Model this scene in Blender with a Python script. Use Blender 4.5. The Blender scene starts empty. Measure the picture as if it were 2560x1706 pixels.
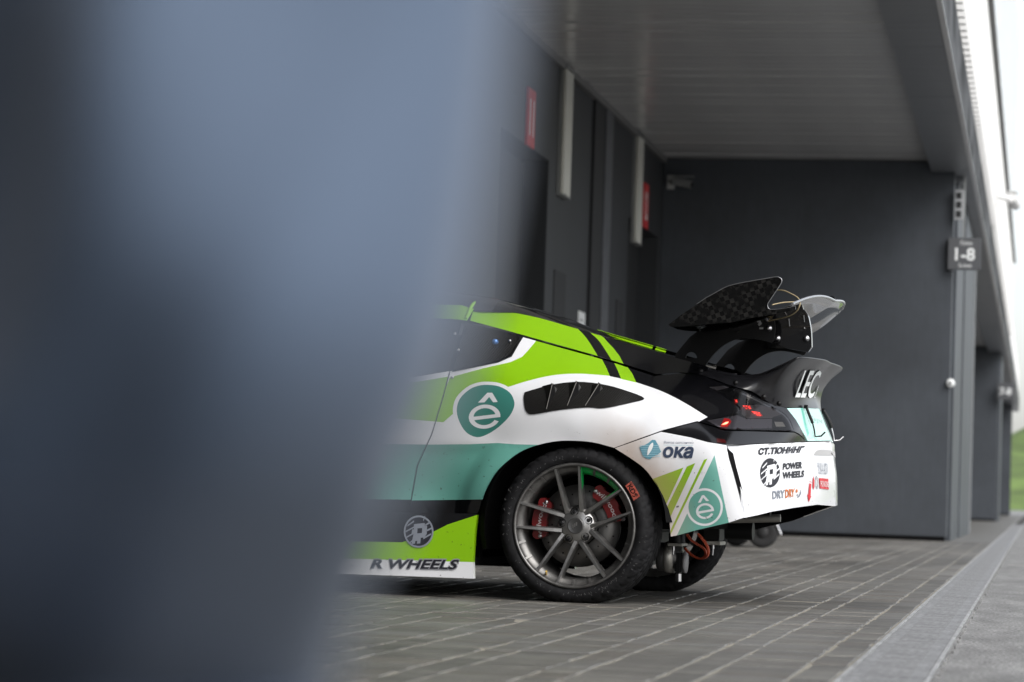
import bpy, bmesh, math, random
import numpy as np
from mathutils import Vector, Matrix
from mathutils.geometry import delaunay_2d_cdt
random.seed(7)
PI = math.pi
S = bpy.context.scene
COL = S.collection

# ------------------------------------------------------------------ camera
FPX, CAM_H = 6800.0, 0.45                      # focal length in photo pixels (2560 wide), lens height
_ps, _th, _ro = math.radians(11.0), math.radians(3.07), math.radians(1.9)
CF = np.array([-math.sin(_ps)*math.cos(_th), math.cos(_ps)*math.cos(_th), math.sin(_th)])
_r = np.array([math.cos(_ps), math.sin(_ps), 0.0]); _u = np.cross(_r, CF)
CR = _r*math.cos(_ro) + _u*math.sin(_ro); CU = -_r*math.sin(_ro) + _u*math.cos(_ro)
CC = np.array([0.0, 0.0, CAM_H])
cam = bpy.data.cameras.new('camera'); cam_o = bpy.data.objects.new('camera', cam); COL.objects.link(cam_o)
m = Matrix(((CR[0], CU[0], -CF[0], CC[0]), (CR[1], CU[1], -CF[1], CC[1]), (CR[2], CU[2], -CF[2], CC[2]), (0, 0, 0, 1)))
cam_o.matrix_world = m
cam.sensor_width = 36.0; cam.lens = FPX/2560*36.0
cam.clip_start = 0.05; cam.clip_end = 2000
cam.dof.use_dof = True; cam.dof.focus_distance = 10.85; cam.dof.aperture_fstop = 4.0
S.camera = cam_o

# ------------------------------------------------------------------ sky, sun, exposure
SUN_EL, SUN_AZ = 42.0, 128.0                   # azimuth clockwise from +Y
W = bpy.data.worlds.new('World'); S.world = W; W.use_nodes = True
wn = W.node_tree.nodes; wl = W.node_tree.links; wn.clear()
wo = wn.new('ShaderNodeOutputWorld'); wb = wn.new('ShaderNodeBackground')
sk = wn.new('ShaderNodeTexSky'); sk.sky_type = 'NISHITA'; sk.sun_disc = False
sk.sun_elevation = math.radians(SUN_EL); sk.sun_rotation = math.radians(SUN_AZ)
sk.air_density = 1.0; sk.dust_density = 2.0; sk.ozone_density = 1.0
hs = wn.new('ShaderNodeHueSaturation'); hs.inputs['Saturation'].default_value = 0.30   # even cloud cover
wl.new(sk.outputs[0], hs.inputs['Color']); wl.new(hs.outputs[0], wb.inputs[0]); wl.new(wb.outputs[0], wo.inputs[0])
wb.inputs[1].default_value = 0.15
sun = bpy.data.lights.new('sun', 'SUN'); sun.energy = 1.5; sun.angle = math.radians(40); sun.color = (1.0, .97, .93)
sun_o = bpy.data.objects.new('sun', sun); COL.objects.link(sun_o)
_e, _a = math.radians(SUN_EL), math.radians(SUN_AZ)
sd = Vector((math.cos(_e)*math.sin(_a), math.cos(_e)*math.cos(_a), math.sin(_e)))
sun_o.rotation_euler = sd.to_track_quat('Z', 'Y').to_euler(); sun_o.location = (3, -3, 12)
S.view_settings.view_transform = 'Standard'; S.view_settings.look = 'None'
S.view_settings.gamma = 1.0; S.view_settings.use_curve_mapping = False
S.view_settings.exposure = 0.68
S.cycles.max_bounces = 8; S.cycles.caustics_reflective = False; S.cycles.caustics_refractive = False

# ------------------------------------------------------------------ tracing helpers
def ray(x, y): return CF*FPX + CR*(x-1280) + CU*(853-y)
def onz(x, y, z=0.0): d = ray(x, y); return CC + d*((z-CAM_H)/d[2])
def onx(x, y, X): d = ray(x, y); return CC + d*(X/d[0])
def ony(x, y, Y): d = ray(x, y); return CC + d*(Y/d[1])
def proj(p):
    d = np.array(p)-CC; k = d@CF
    return 1280+FPX*(d@CR)/k, 853-FPX*(d@CU)/k

# ------------------------------------------------------------------ materials
MATS = {}
def mat(name, col, rough=.5, metal=0., coat=0., spec=.5, noise=None, bump=None, emit=None, trans=0., sheen=0., coat_rough=.03):
    if name in MATS: return MATS[name]
    m_ = bpy.data.materials.new(name); m_.use_nodes = True; MATS[name] = m_
    nt = m_.node_tree; b = nt.nodes['Principled BSDF']
    c = (col[0], col[1], col[2], 1)
    b.inputs['Base Color'].default_value = c
    b.inputs['Roughness'].default_value = rough; b.inputs['Metallic'].default_value = metal
    b.inputs['Coat Weight'].default_value = coat; b.inputs['Coat Roughness'].default_value = coat_rough
    b.inputs['Specular IOR Level'].default_value = spec
    b.inputs['Transmission Weight'].default_value = trans; b.inputs['Sheen Weight'].default_value = sheen
    if emit: b.inputs['Emission Color'].default_value = (*emit[0], 1); b.inputs['Emission Strength'].default_value = emit[1]
    if noise or bump:
        tc = nt.nodes.new('ShaderNodeTexCoord')
    if noise:      # list of (scale, stretch, amount, lo, hi): layered value variation
        prev = None
        for (sc, st, am, lo, hi) in noise:
            mp = nt.nodes.new('ShaderNodeMapping'); mp.inputs['Scale'].default_value = st
            nt.links.new(tc.outputs['Object'], mp.inputs[0])
            n = nt.nodes.new('ShaderNodeTexNoise'); n.inputs['Scale'].default_value = sc; n.inputs['Detail'].default_value = 5
            nt.links.new(mp.outputs[0], n.inputs['Vector'])
            r = nt.nodes.new('ShaderNodeMapRange'); r.inputs[1].default_value = lo; r.inputs[2].default_value = hi
            r.inputs[3].default_value = 1-am; r.inputs[4].default_value = 1+am
            nt.links.new(n.outputs[0], r.inputs[0])
            if prev is None: prev = r.outputs[0]
            else:
                mm = nt.nodes.new('ShaderNodeMath'); mm.operation = 'MULTIPLY'
                nt.links.new(prev, mm.inputs[0]); nt.links.new(r.outputs[0], mm.inputs[1]); prev = mm.outputs[0]
        vm = nt.nodes.new('ShaderNodeVectorMath'); vm.operation = 'SCALE'; vm.inputs[0].default_value = col
        nt.links.new(prev, vm.inputs['Scale']); nt.links.new(vm.outputs[0], b.inputs['Base Color'])
    if bump:
        sc, st, strength, dist = bump
        mp = nt.nodes.new('ShaderNodeMapping'); mp.inputs['Scale'].default_value = st
        nt.links.new(tc.outputs['Object'], mp.inputs[0])
        n = nt.nodes.new('ShaderNodeTexNoise'); n.inputs['Scale'].default_value = sc; n.inputs['Detail'].default_value = 4
        nt.links.new(mp.outputs[0], n.inputs['Vector'])
        bp = nt.nodes.new('ShaderNodeBump'); bp.inputs['Strength'].default_value = strength; bp.inputs['Distance'].default_value = dist
        nt.links.new(n.outputs[0], bp.inputs['Height']); nt.links.new(bp.outputs[0], b.inputs['Normal'])
    return m_

def carbon(name, scale, lo, hi, diag=True, rough=.25):
    m_ = bpy.data.materials.new(name); m_.use_nodes = True; MATS[name] = m_
    nt = m_.node_tree; b = nt.nodes['Principled BSDF']; L = nt.links
    tc = nt.nodes.new('ShaderNodeTexCoord'); mp = nt.nodes.new('ShaderNodeMapping')
    mp.inputs['Rotation'].default_value = (0, math.radians(38 if diag else 20), 0)
    L.new(tc.outputs['Object'], mp.inputs[0])
    w = nt.nodes.new('ShaderNodeTexChecker') if not diag else nt.nodes.new('ShaderNodeTexWave')
    w.inputs['Scale'].default_value = scale; L.new(mp.outputs[0], w.inputs['Vector'])
    r = nt.nodes.new('ShaderNodeMix'); r.data_type = 'RGBA'
    r.inputs[6].default_value = (lo, lo, lo, 1); r.inputs[7].default_value = (hi, hi*.96, hi*.92, 1)
    if diag: L.new(w.outputs[1], r.inputs[0])
    else:
        n_ = nt.nodes.new('ShaderNodeTexNoise'); n_.inputs['Scale'].default_value = 22; n_.inputs['Detail'].default_value = 3; L.new(tc.outputs['Object'], n_.inputs['Vector'])
        q_ = nt.nodes.new('ShaderNodeMath'); q_.operation = 'MULTIPLY'; q_.use_clamp = True; L.new(w.outputs[1], q_.inputs[0])
        k_ = nt.nodes.new('ShaderNodeMapRange'); k_.inputs[1].default_value = .38; k_.inputs[2].default_value = .68; L.new(n_.outputs[0], k_.inputs[0]); L.new(k_.outputs[0], q_.inputs[1]); L.new(q_.outputs[0], r.inputs[0])
    L.new(r.outputs[2], b.inputs['Base Color'])
    b.inputs['Roughness'].default_value = rough; b.inputs['Coat Weight'].default_value = .12; b.inputs['Specular IOR Level'].default_value = .25
    return m_

def paint(name, col, dirt=True, rough=.32, coat=.8, spec=.5):
    """vinyl/paint with brown road dirt thrown up behind the rear wheel, and specks"""
    m_ = bpy.data.materials.new(name); m_.use_nodes = True; MATS[name] = m_
    nt = m_.node_tree; b = nt.nodes['Principled BSDF']; L = nt.links
    b.inputs['Roughness'].default_value = rough; b.inputs['Coat Weight'].default_value = coat; b.inputs['Coat Roughness'].default_value = .06
    tc = nt.nodes.new('ShaderNodeTexCoord'); sp = nt.nodes.new('ShaderNodeSeparateXYZ'); L.new(tc.outputs['Object'], sp.inputs[0])
    def math_(op, a, b_=None):
        n = nt.nodes.new('ShaderNodeMath'); n.operation = op; n.use_clamp = False
        for i, v in enumerate((a, b_)):
            if v is None: continue
            if isinstance(v, (int, float)): n.inputs[i].default_value = v
            else: L.new(v, n.inputs[i])
        return n.outputs[0]
    x, z = sp.outputs[0], sp.outputs[2]
    # distance from the wheel centre: dirt clings to the arch edge
    dx = math_('MULTIPLY', x, x); dz0 = math_('SUBTRACT', z, .30); dz = math_('MULTIPLY', dz0, dz0)
    rr = math_('SQRT', math_('ADD', dx, dz))
    n1 = nt.nodes.new('ShaderNodeTexNoise'); n1.inputs['Scale'].default_value = 9; n1.inputs['Detail'].default_value = 6
    L.new(tc.outputs['Object'], n1.inputs['Vector'])
    mr = nt.nodes.new('ShaderNodeMapRange'); mr.inputs[1].default_value = .50; mr.inputs[2].default_value = .365
    L.new(math_('ADD', rr, math_('MULTIPLY', math_('SUBTRACT', n1.outputs[0], .5), .12)), mr.inputs[0])
    behind = nt.nodes.new('ShaderNodeMapRange'); behind.inputs[1].default_value = .02; behind.inputs[2].default_value = .22
    L.new(x, behind.inputs[0])
    dirt_f = math_('MULTIPLY', math_('MULTIPLY', mr.outputs[0], behind.outputs[0]), .62)
    # small dark specks
    v = nt.nodes.new('ShaderNodeTexNoise'); v.inputs['Scale'].default_value = 75; v.inputs['Detail'].default_value = 2
    L.new(tc.outputs['Object'], v.inputs['Vector'])
    sr = nt.nodes.new('ShaderNodeMapRange'); sr.inputs[1].default_value = .70; sr.inputs[2].default_value = .74
    L.new(v.outputs[0], sr.inputs[0])
    low = nt.nodes.new('ShaderNodeMapRange'); low.inputs[1].default_value = .75; low.inputs[2].default_value = .45; L.new(z, low.inputs[0])
    speck = math_('MULTIPLY', math_('MULTIPLY', sr.outputs[0], low.outputs[0]), .8)
    mx = nt.nodes.new('ShaderNodeMix'); mx.data_type = 'RGBA'; mx.inputs[6].default_value = (*col, 1); mx.inputs[7].default_value = (.36, .22, .12, 1)
    L.new(dirt_f, mx.inputs[0])
    mx2 = nt.nodes.new('ShaderNodeMix'); mx2.data_type = 'RGBA'; mx2.inputs[7].default_value = (.03, .025, .02, 1)
    L.new(mx.outputs[2], mx2.inputs[6]); L.new(speck, mx2.inputs[0])
    L.new(mx2.outputs[2], b.inputs['Base Color'])
    return m_

P_WHITE = paint('car_white', (.75, .76, .785)); P_GREEN = paint('car_green', (.235, .49, .002)); P_TEAL = paint('car_teal', (.13, .37, .31))
P_BLACK = paint('car_black', (.004, .004, .005), rough=.16, coat=.6); P_DTEAL = paint('car_dark_teal', (.045, .21, .175)); P_MINT = paint('car_mint', (.50, .80, .72))
P_OLIVE = paint('car_olive', (.24, .46, .01))
M_INNER = mat('inner_black', (.006, .006, .0065), .85, spec=.1)
M_GLOSSBLK = mat('gloss_black', (.008, .008, .009), .12, coat=1.0)
M_SATIN = mat('satin_black', (.006, .006, .0065), .45, spec=.25)
M_ROOF = mat('roof_grey', (.035, .036, .04), .28, coat=.8)
M_GLASS = mat('dark_glass', (.01, .011, .012), .05, spec=.8, coat=1)
M_CARBON = carbon('carbon_weave', 60, .005, .022); M_CARBON2 = carbon('carbon_check', 56, .004, .022, diag=False, rough=.2)
M_PRINT = mat('print_black', (.012, .012, .018), .4); M_PRINTW = mat('print_white', (.78, .80, .80), .4)
M_STEEL = mat('bolt_steel', (.45, .45, .46), .3, 1.0)

# ------------------------------------------------------------------ mesh helpers
def link(name, me, parent=None):
    o = bpy.data.objects.new(name, me); COL.objects.link(o)
    if parent: o.parent = parent
    return o
def mesh(name, verts, faces, mats, parent=None, idx=None, smooth=False):
    me = bpy.data.meshes.new(name); me.from_pydata([tuple(v) for v in verts], [], faces)
    for m_ in (mats if isinstance(mats, (list, tuple)) else [mats]): me.materials.append(m_)
    if idx is not None: me.polygons.foreach_set('material_index', idx)
    if smooth is True: me.polygons.foreach_set('use_smooth', [True]*len(faces))
    elif smooth is not False: me.polygons.foreach_set('use_smooth', smooth)
    me.update()
    return link(name, me, parent)
def tag(o, label=None, cat=None, group=None, kind=None):
    if label: o['label'] = label
    if cat: o['category'] = cat
    if group: o['group'] = group
    if kind: o['kind'] = kind
    return o
def empty(name, loc=(0, 0, 0), rz=0):
    o = bpy.data.objects.new(name, None); COL.objects.link(o); o.location = loc; o.rotation_euler = (0, 0, rz)
    o.empty_display_size = .2
    return o
class MB:
    """collects boxes, prisms, tubes, lathes"""
    def __init__(s): s.v = []; s.f = []; s.sm = []
    def add(s, v, f, sm=False):
        n = len(s.v); s.v += [tuple(p) for p in v]; s.f += [tuple(i+n for i in q) for q in f]; s.sm += [sm]*len(f); return s
    def box(s, a, b, ch=0.0):
        (x0, y0, z0), (x1, y1, z1) = a, b
        if ch <= 0:
            v = [(x0,y0,z0),(x1,y0,z0),(x1,y1,z0),(x0,y1,z0),(x0,y0,z1),(x1,y0,z1),(x1,y1,z1),(x0,y1,z1)]
            return s.add(v, [(0,3,2,1),(4,5,6,7),(0,1,5,4),(1,2,6,5),(2,3,7,6),(3,0,4,7)])
        bm = bmesh.new(); bmesh.ops.create_cube(bm, size=1)
        for q in bm.verts: q.co = Vector(((x0+x1)/2+q.co.x*(x1-x0), (y0+y1)/2+q.co.y*(y1-y0), (z0+z1)/2+q.co.z*(z1-z0)))
        bmesh.ops.bevel(bm, geom=bm.edges[:], offset=ch, segments=2, affect='EDGES')
        bm.verts.index_update(); s.add([q.co[:] for q in bm.verts], [[w.index for w in f.verts] for f in bm.faces]); bm.free(); return s
    def tube(s, pts, r, n=10, closed=False, caps=True):
        pts = [Vector(p) for p in pts]; k = len(pts); rings = []; up = None
        for i, p in enumerate(pts):
            a = pts[i-1] if (i > 0 or closed) else p; b = pts[(i+1) % k] if (i < k-1 or closed) else p
            d = (b-a).normalized()
            if up is None: up = d.orthogonal().normalized()
            up = (up - d*up.dot(d)).normalized(); sd_ = d.cross(up)
            rr = r[i] if isinstance(r, (list, tuple)) else r
            rings.append([p + (up*math.cos(t)+sd_*math.sin(t))*rr for t in [2*PI*j/n for j in range(n)]])
        v = [q for g in rings for q in g]; f = []
        for i in range(k if closed else k-1):
            for j in range(n): f.append((i*n+j, i*n+(j+1) % n, ((i+1) % k)*n+(j+1) % n, ((i+1) % k)*n+j))
        s.add(v, f, True)
        if caps and not closed: s.add(rings[0], [tuple(range(n))[::-1]]); s.add(rings[-1], [tuple(range(n))])
        return s
    def prism(s, pts, d, sm=False):
        """closed polygon (3D points) swept by vector d, with both caps"""
        pts = [Vector(p) for p in pts]; d = Vector(d); n = len(pts)
        from mathutils.geometry import tessellate_polygon
        t = tessellate_polygon([pts])
        s.add(pts, [tuple(q) for q in t]); s.add([p+d for p in pts], [tuple(q)[::-1] for q in t])
        s.add(pts+[p+d for p in pts], [(i, (i+1) % n, n+(i+1) % n, n+i) for i in range(n)], sm); return s
    def lathe(s, prof, n=48, axis='y', a0=0, a1=2*PI, c=(0, 0, 0), sm=True):
        full = abs(a1-a0-2*PI) < 1e-6; k = n if full else n+1; v = []; f = []
        for i in range(k):
            t = a0+(a1-a0)*i/n
            for (r, h) in prof:
                q = (r*math.cos(t), h, r*math.sin(t)) if axis == 'y' else ((r*math.cos(t), r*math.sin(t), h) if axis == 'z' else (h, r*math.cos(t), r*math.sin(t)))
                v.append((q[0]+c[0], q[1]+c[1], q[2]+c[2]))
        p = len(prof)
        for i in range(n):
            for j in range(p-1): f.append((i*p+j, i*p+j+1, ((i+1) % k)*p+j+1, ((i+1) % k)*p+j))
        return s.add(v, f, sm)
    def build(s, name, m_, parent=None):
        o = mesh(name, s.v, s.f, m_, parent, smooth=s.sm)
        bm = bmesh.new(); bm.from_mesh(o.data); bmesh.ops.recalc_face_normals(bm, faces=bm.faces[:]); bm.to_mesh(o.data); bm.free()
        return o
def text_tris(txt, shear=0., bold=0., spacing=1.0):
    c = bpy.data.curves.new('t', 'FONT'); c.body = txt; c.shear = shear; c.offset = bold; c.space_character = spacing; c.resolution_u = 3
    o = bpy.data.objects.new('t', c); COL.objects.link(o)
    bpy.context.view_layer.update()
    me = o.evaluated_get(bpy.context.evaluated_depsgraph_get()).to_mesh()
    v = np.array([w.co[:2] for w in me.vertices]); f = [tuple(p.vertices) for p in me.polygons]
    o.to_mesh_clear(); bpy.data.objects.remove(o); bpy.data.curves.remove(c)
    if len(v) == 0: return np.zeros((3, 2)), [(0, 1, 2)]
    lo, hi = v.min(0), v.max(0); v = (v-lo)/(hi-lo)
    return v, f
def catmull(p, n=6, closed=False):
    p = np.array(p, float); k = len(p); out = []
    for i in range(k if closed else k-1):
        a, b, c, d = (p[(i+j-1) % k] if closed else p[min(max(i+j-1, 0), k-1)] for j in range(4))
        for t in np.arange(n)/n: out.append(.5*((2*b)+(c-a)*t+(2*a-5*b+4*c-d)*t*t+(3*b-a-3*c+d)*t**3))
    if not closed: out.append(p[-1])
    return [tuple(q) for q in out]
# ------------------------------------------------------------------ ground, paving, drain
M_ASPH = mat('asphalt', (.23, .23, .228), .7, noise=[(1.2, (1, 1, 1), .16, .3, .7), (85, (1, 1, 1), .75, .3, .7), (9, (1, .3, 1), .22, .3, .7)], bump=(260, (1, 1, 1), .8, .004))
M_SAND = mat('joint_sand', (.27, .25, .208), .95, noise=[(40, (1, 1, 1), .3, .3, .7)], bump=(300, (1, 1, 1), .6, .002))
PAVE = [mat('paver_%d' % i, c, .46, noise=[(14, (1, 3, 1), .16, .3, .7), (1.1, (1, .35, 1), .30, .35, .65), (220, (.35, 1, 1), .26, .3, .7), (2.2, (1, 1, 1), .16, .3, .7)], bump=(240, (.3, 1, 1), .35, .0015))
        for i, c in enumerate([(.134, .129, .119), (.113, .109, .101), (.157, .151, .138), (.125, .116, .105), (.143, .139, .133)])]
g = MB(); R = 900
g.add([(-R, -R, -.012), (R, -R, -.012), (R, R, -.012), (-R, R, -.012)], [(0, 1, 2, 3)])
tag(g.build('ground', M_ASPH), kind='structure')
PX0, PX1 = -4.31, -.482
base = MB().box((PX0, -14, -.011), (PX1, 112, -.0025)); paving = tag(base.build('paving', M_SAND), kind='structure')
# sheet of the same paving where the single stones are too small to make out
PV_Y0, PV_Y1 = 5.2, 30.95
M_PSHEET = mat('paver_sheet', (.134, .129, .119), .46, noise=[(14, (1, 3, 1), .16, .3, .7), (40, (5, 1, 1), .25, .35, .65), (2.2, (1, 1, 1), .14, .3, .7)])
o = MB().box((PX0, -14, -.002), (PX1-.004, PV_Y0, .0)).box((PX0, PV_Y1, -.002), (PX1-.004, 112, .0)).build('paving_sheet', M_PSHEET, paving)
def paver_mesh(sx, sy, name, m_):
    h, c = .0035, .0035
    x, y = sx/2, sy/2
    v = [(-x, -y, -h), (x, -y, -h), (x, y, -h), (-x, y, -h), (-x+c*.3, -y+c*.3, -.0012), (x-c*.3, -y+c*.3, -.0012), (x-c*.3, y-c*.3, -.0012), (-x+c*.3, y-c*.3, -.0012),
         (-x+c, -y+c, 0), (x-c, -y+c, 0), (x-c, y-c, 0), (-x+c, y-c, 0)]
    f = []
    for a in (0, 4): f += [(a+i, a+(i+1) % 4, a+4+(i+1) % 4, a+4+i) for i in range(4)]
    f.append((8, 9, 10, 11))
    me = bpy.data.meshes.new(name); me.from_pydata(v, [], f); me.materials.append(m_); me.update(); return me, v, f
rng = random.Random(3)
spots = []
x = PX1-.002; k = 0
JOINT = .0085
while x > PX0+.12:
    wide = (k % 2 == 1); wx = .2 if wide else .1; ly = .1 if wide else .2
    if k == 0: wx = .106
    y = PV_Y0; j = 0
    while y < PV_Y1:
        if not (any(abs(y+ly/2-q) < .02 for q in ()) or y+ly > PV_Y1):
            spots.append((x-wx/2, y+ly/2, wx-JOINT, ly-.0022, wide))
        y += ly
        for q in (9.41, 10.40, 14.46, 19.5):
            if y-ly < q <= y: y += .012
    x -= wx; k += 1
protos = {}
def in_view(sx, sy):
    px, py = proj((sx, sy, 0)); return 900 < px < 2560 and py < 1712 and not (px < 1650 and py < 1480) and px > 1500-(py-1400)*1.9
vis = sorted([s for s in spots if in_view(s[0], s[1])], key=lambda s: s[1])[:300]
near = set((s[0], s[1]) for s in vis)
far = {i: MB() for i in range(5)}
for s in spots:
    dz = rng.gauss(0, .0009); rx, ry = rng.gauss(0, .004), rng.gauss(0, .006); mi = rng.choice((0, 0, 1, 2, 3, 4)); dx = rng.gauss(0, .0024)
    key = (round(s[2], 4), round(s[3], 4), mi)
    if key not in protos: protos[key] = paver_mesh(s[2], s[3], 'paver', PAVE[mi])
    me, v, f = protos[key]
    if (s[0], s[1]) in near:
        o = link('paver', me, paving); o.location = (s[0]+dx, s[1], dz); o.rotation_euler = (rx, ry, rng.gauss(0, .004))
    else:
        far[mi].add([(s[0]+dx+a, s[1]+b, c+dz+b*rx-a*ry) for a, b, c in v], f)
for i in far: tag(far[i].build('paver_field', PAVE[i], paving), kind='stuff')

# drain channel
M_GALV = mat('galvanised', (.46, .465, .47), .5, .5, noise=[(30, (1, .2, 1), .3, .3, .7), (180, (1, 1, 1), .3, .3, .7)])
M_GRATE = mat('grate_steel', (.31, .313, .32), .55, .4, noise=[(60, (1, 1, 1), .45, .3, .7), (5, (1, 1, 1), .25, .3, .7)])
drain = empty('drain_channel', (-.365, 0, 0)); tag(drain, 'long grey steel drain channel between the pavers and the asphalt', 'drain')
MB().box((-.113, -14, -.01), (-.101, 112, .002)).build('edge_rail', M_GALV, drain)
MB().box((.101, -14, -.01), (.113, 112, .002)).build('edge_rail', M_GALV, drain)
MB().box((-.1005, -14, -.0118), (.1005, 112, -.0065)).build('channel_floor', mat('channel_dirt', (.05, .048, .045), .9), drain)
gm = MB()
gm.box((-.099, 0, -.006), (-.058, .996, .0)).box((.058, 0, -.006), (.099, .996, .0))
for i in range(40):
    gm.box((-.058, .002+i*.025, -.006), (.058, .002+i*.025+.018, -.0006))
for xx in (-.029, 0, .029): gm.box((xx-.003, 0, -.0055), (xx+.003, .996, -.001))
gp = gm.build('grate', M_GRATE, drain); gp.location = (0, 4, 0)
for i in range(5, 60):
    o = link('grate', gp.data, drain); o.location = (0, i, rng.gauss(0, .0006))
# edge of the asphalt: rough lip
ed = MB()
for i in range(340):
    yy = 4+i*.09; ww = .004+.012*rng.random()
    ed.box((-.2505, yy, -.012), (-.2505+ww, yy+.088, -.003+.003*rng.random()))
tag(ed.build('asphalt_lip', M_ASPH), kind='structure')
o = MB().add([(-.2, 20.6, -.006), (8, 20.9, -.006), (8, 20.98, -.006), (-.2, 20.68, -.006)], [(0, 1, 2, 3)]).build('ground_line', mat('pale_joint', (.5, .48, .44), .8)); tag(o, kind='structure')

# ------------------------------------------------------------------ pit building
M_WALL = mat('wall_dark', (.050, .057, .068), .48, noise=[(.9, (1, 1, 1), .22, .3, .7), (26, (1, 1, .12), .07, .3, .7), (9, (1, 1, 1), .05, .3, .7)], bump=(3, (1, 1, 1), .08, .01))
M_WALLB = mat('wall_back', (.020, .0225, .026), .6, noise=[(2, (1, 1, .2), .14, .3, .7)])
M_CEIL = mat('ceiling_metal', (.72, .72, .72), .22, .3, noise=[(5, (.3, 8, 1), .28, .3, .7)], bump=(4, (.2, 6, 1), .14, .01))
M_SOFF = mat('soffit_metal', (.21, .22, .235), .36, .4, noise=[(5, (.3, 6, 1), .14, .3, .7)], bump=(3, (.5, 4, 1), .08, .01))
M_FASC = mat('fascia_reflections', (.05, .052, .055), .6, .0, spec=.12, noise=[(.9, (1, 1, 2), .8, .42, .58)], bump=(1.1, (1, 1, 1.6), .8, .05))  # lighter noise patches paint reflections of the surroundings on a dull base
M_TRIM = mat('aluminium_trim', (.62, .62, .62), .4, .6)
M_RIB = mat('white_cladding', (.82, .82, .81), .5)
M_RECESS = mat('recess_dark', (.012, .013, .015), .7)
BW, CZ, SX = -4.31, 4.30, -1.25
bld = empty('pit_building', (BW, 31, 0)); tag(bld, 'dark grey pit garage building with deep canopy and numbered bays', 'building')
def bb(name, a, b, m_, parent=bld, ch=0):
    o = MB().box(a, b, ch).build(name, m_, parent); o.location = (-BW, -31, 0); return o
def bm_(mb, name, m_, parent=bld):
    o = mb.build(name, m_, parent); o.location = (-BW, -31, 0) if parent is bld else (0, 0, 0); return o
# back wall with its door openings; the bays repeat every 7 m
doors = [(9.0, 14.7), (21.38, 23.6), (28.42, 30.68)]
yy = -14
for (a, b) in doors:
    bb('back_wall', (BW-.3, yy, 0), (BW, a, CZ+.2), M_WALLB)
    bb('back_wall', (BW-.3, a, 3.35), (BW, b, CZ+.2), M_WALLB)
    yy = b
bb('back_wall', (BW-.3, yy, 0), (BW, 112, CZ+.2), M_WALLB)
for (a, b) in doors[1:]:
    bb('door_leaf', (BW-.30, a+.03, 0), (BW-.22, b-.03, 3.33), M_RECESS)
# interior of the box the car noses into
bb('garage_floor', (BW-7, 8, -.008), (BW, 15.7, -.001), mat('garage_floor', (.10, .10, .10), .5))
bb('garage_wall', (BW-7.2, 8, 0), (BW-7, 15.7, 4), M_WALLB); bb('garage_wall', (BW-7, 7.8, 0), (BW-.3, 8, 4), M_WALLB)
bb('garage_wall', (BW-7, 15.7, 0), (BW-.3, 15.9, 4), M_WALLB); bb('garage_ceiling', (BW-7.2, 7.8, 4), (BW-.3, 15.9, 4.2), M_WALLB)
# dark flat panels standing in for the shade of alcoves between the doors
for (a, b) in ((24.03, 24.64), (27.71, 28.20)):
    bb('alcove_shade_panel', (BW+.002, a, .4), (BW+.008, b, 2.42), M_RECESS)
bb('pilaster', (BW, 25.9, 0), (BW+.03, 26.5, CZ-.02), M_RECESS); bb('pilaster', (BW+.0, 26.502, 0), (BW+.045, 26.95, CZ-.02), mat('pilaster_lit', (.085, .09, .10), .45, noise=[(6, (1, 1, 1), .2, .3, .7)]))  # dark face and lit side of one pilaster, painted in two tones
bb('wall_cornice', (BW+.001, 5, CZ-.07), (BW+.05, 30.9, CZ-.004), mat('cornice', (.16, .16, .16), .5, .3))
# ceiling: slats laid across the canopy
ceil = bb('canopy_ceiling', (BW, -14, CZ+.03), (SX, 112, CZ+.2), M_INNER)
slat = MB().box((BW+.004, 0, 0), (SX-.004, .196, .025)); s0 = slat.build('ceiling_slat', M_CEIL, ceil)
yy = 17.0; first = True
while yy < 30.8:
    o = s0 if first else link('ceiling_slat', s0.data, ceil)
    first = False
    o.location = (0, yy, CZ+rng.gauss(0, .0012)); o.rotation_euler = (rng.gauss(0, .006), rng.gauss(0, .0008), 0); yy += .2
rest = MB(); yy = -14
while yy < 112:
    if not (16.9 < yy < 30.9): rest.box((BW+.004, yy, CZ), (SX-.004, yy+.196, CZ+.025))
    yy += .2
tag(rest.build('ceiling_slat_field', M_CEIL, ceil), kind='stuff')
yy = -14
while yy < 110:
    bb('soffit_panel', (SX, yy+.004, 4.17+rng.gauss(0, .001)), (-.80, yy+2.796, 4.32), M_SOFF)
    bb('fascia_panel', (-.799, yy+.004, 4.19), (-.775, yy+2.796, 4.72), M_FASC)
    yy += 2.8
bb('edge_trim', (-.815, -14, 4.155), (-.770, 110, 4.168), M_TRIM)
bb('canopy_deck', (BW, -14, 4.73), (-.90, 110, 4.9), M_INNER)
# upper wall: white ribbed cladding and a pale storey above
clad = bb('upper_wall', (BW, -14, 4.9), (-.80, 71, 6.62), M_RIB)
rib = MB().box((-.7995, 0, 4.74), (-.72, .09, 6.6)); r0 = rib.build('cladding_rib', M_RIB, clad); r0.location = (0, 20, 0)
yy = 20.35
while yy < 71: o = link('cladding_rib', r0.data, clad); o.location = (0, yy, 0); yy += .35
bb('ledge', (BW, -14, 6.63), (-.66, 71, 6.71), mat('ledge_dark', (.05, .05, .05), .5))
M_UP = mat('upper_storey', (.85, .86, .85), .5, noise=[(1.6, (1, 1, 1), .3, .35, .65), (6, (1, 1, 1), .2, .4, .6)])
bb('upper_storey', (BW, -14, 6.72), (-.74, 71, 13.5), M_UP)
for k in range(26):
    bb('upper_window', (-.7395, 20+k*2, 7.4), (-.728, 21.5+k*2, 12.6), mat('upper_glass', (.62, .63, .62), .12, spec=.8))
bb('cornice_block', (BW, 71.1, 4.9), (-.80, 112, 5.8), M_RIB)
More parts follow.
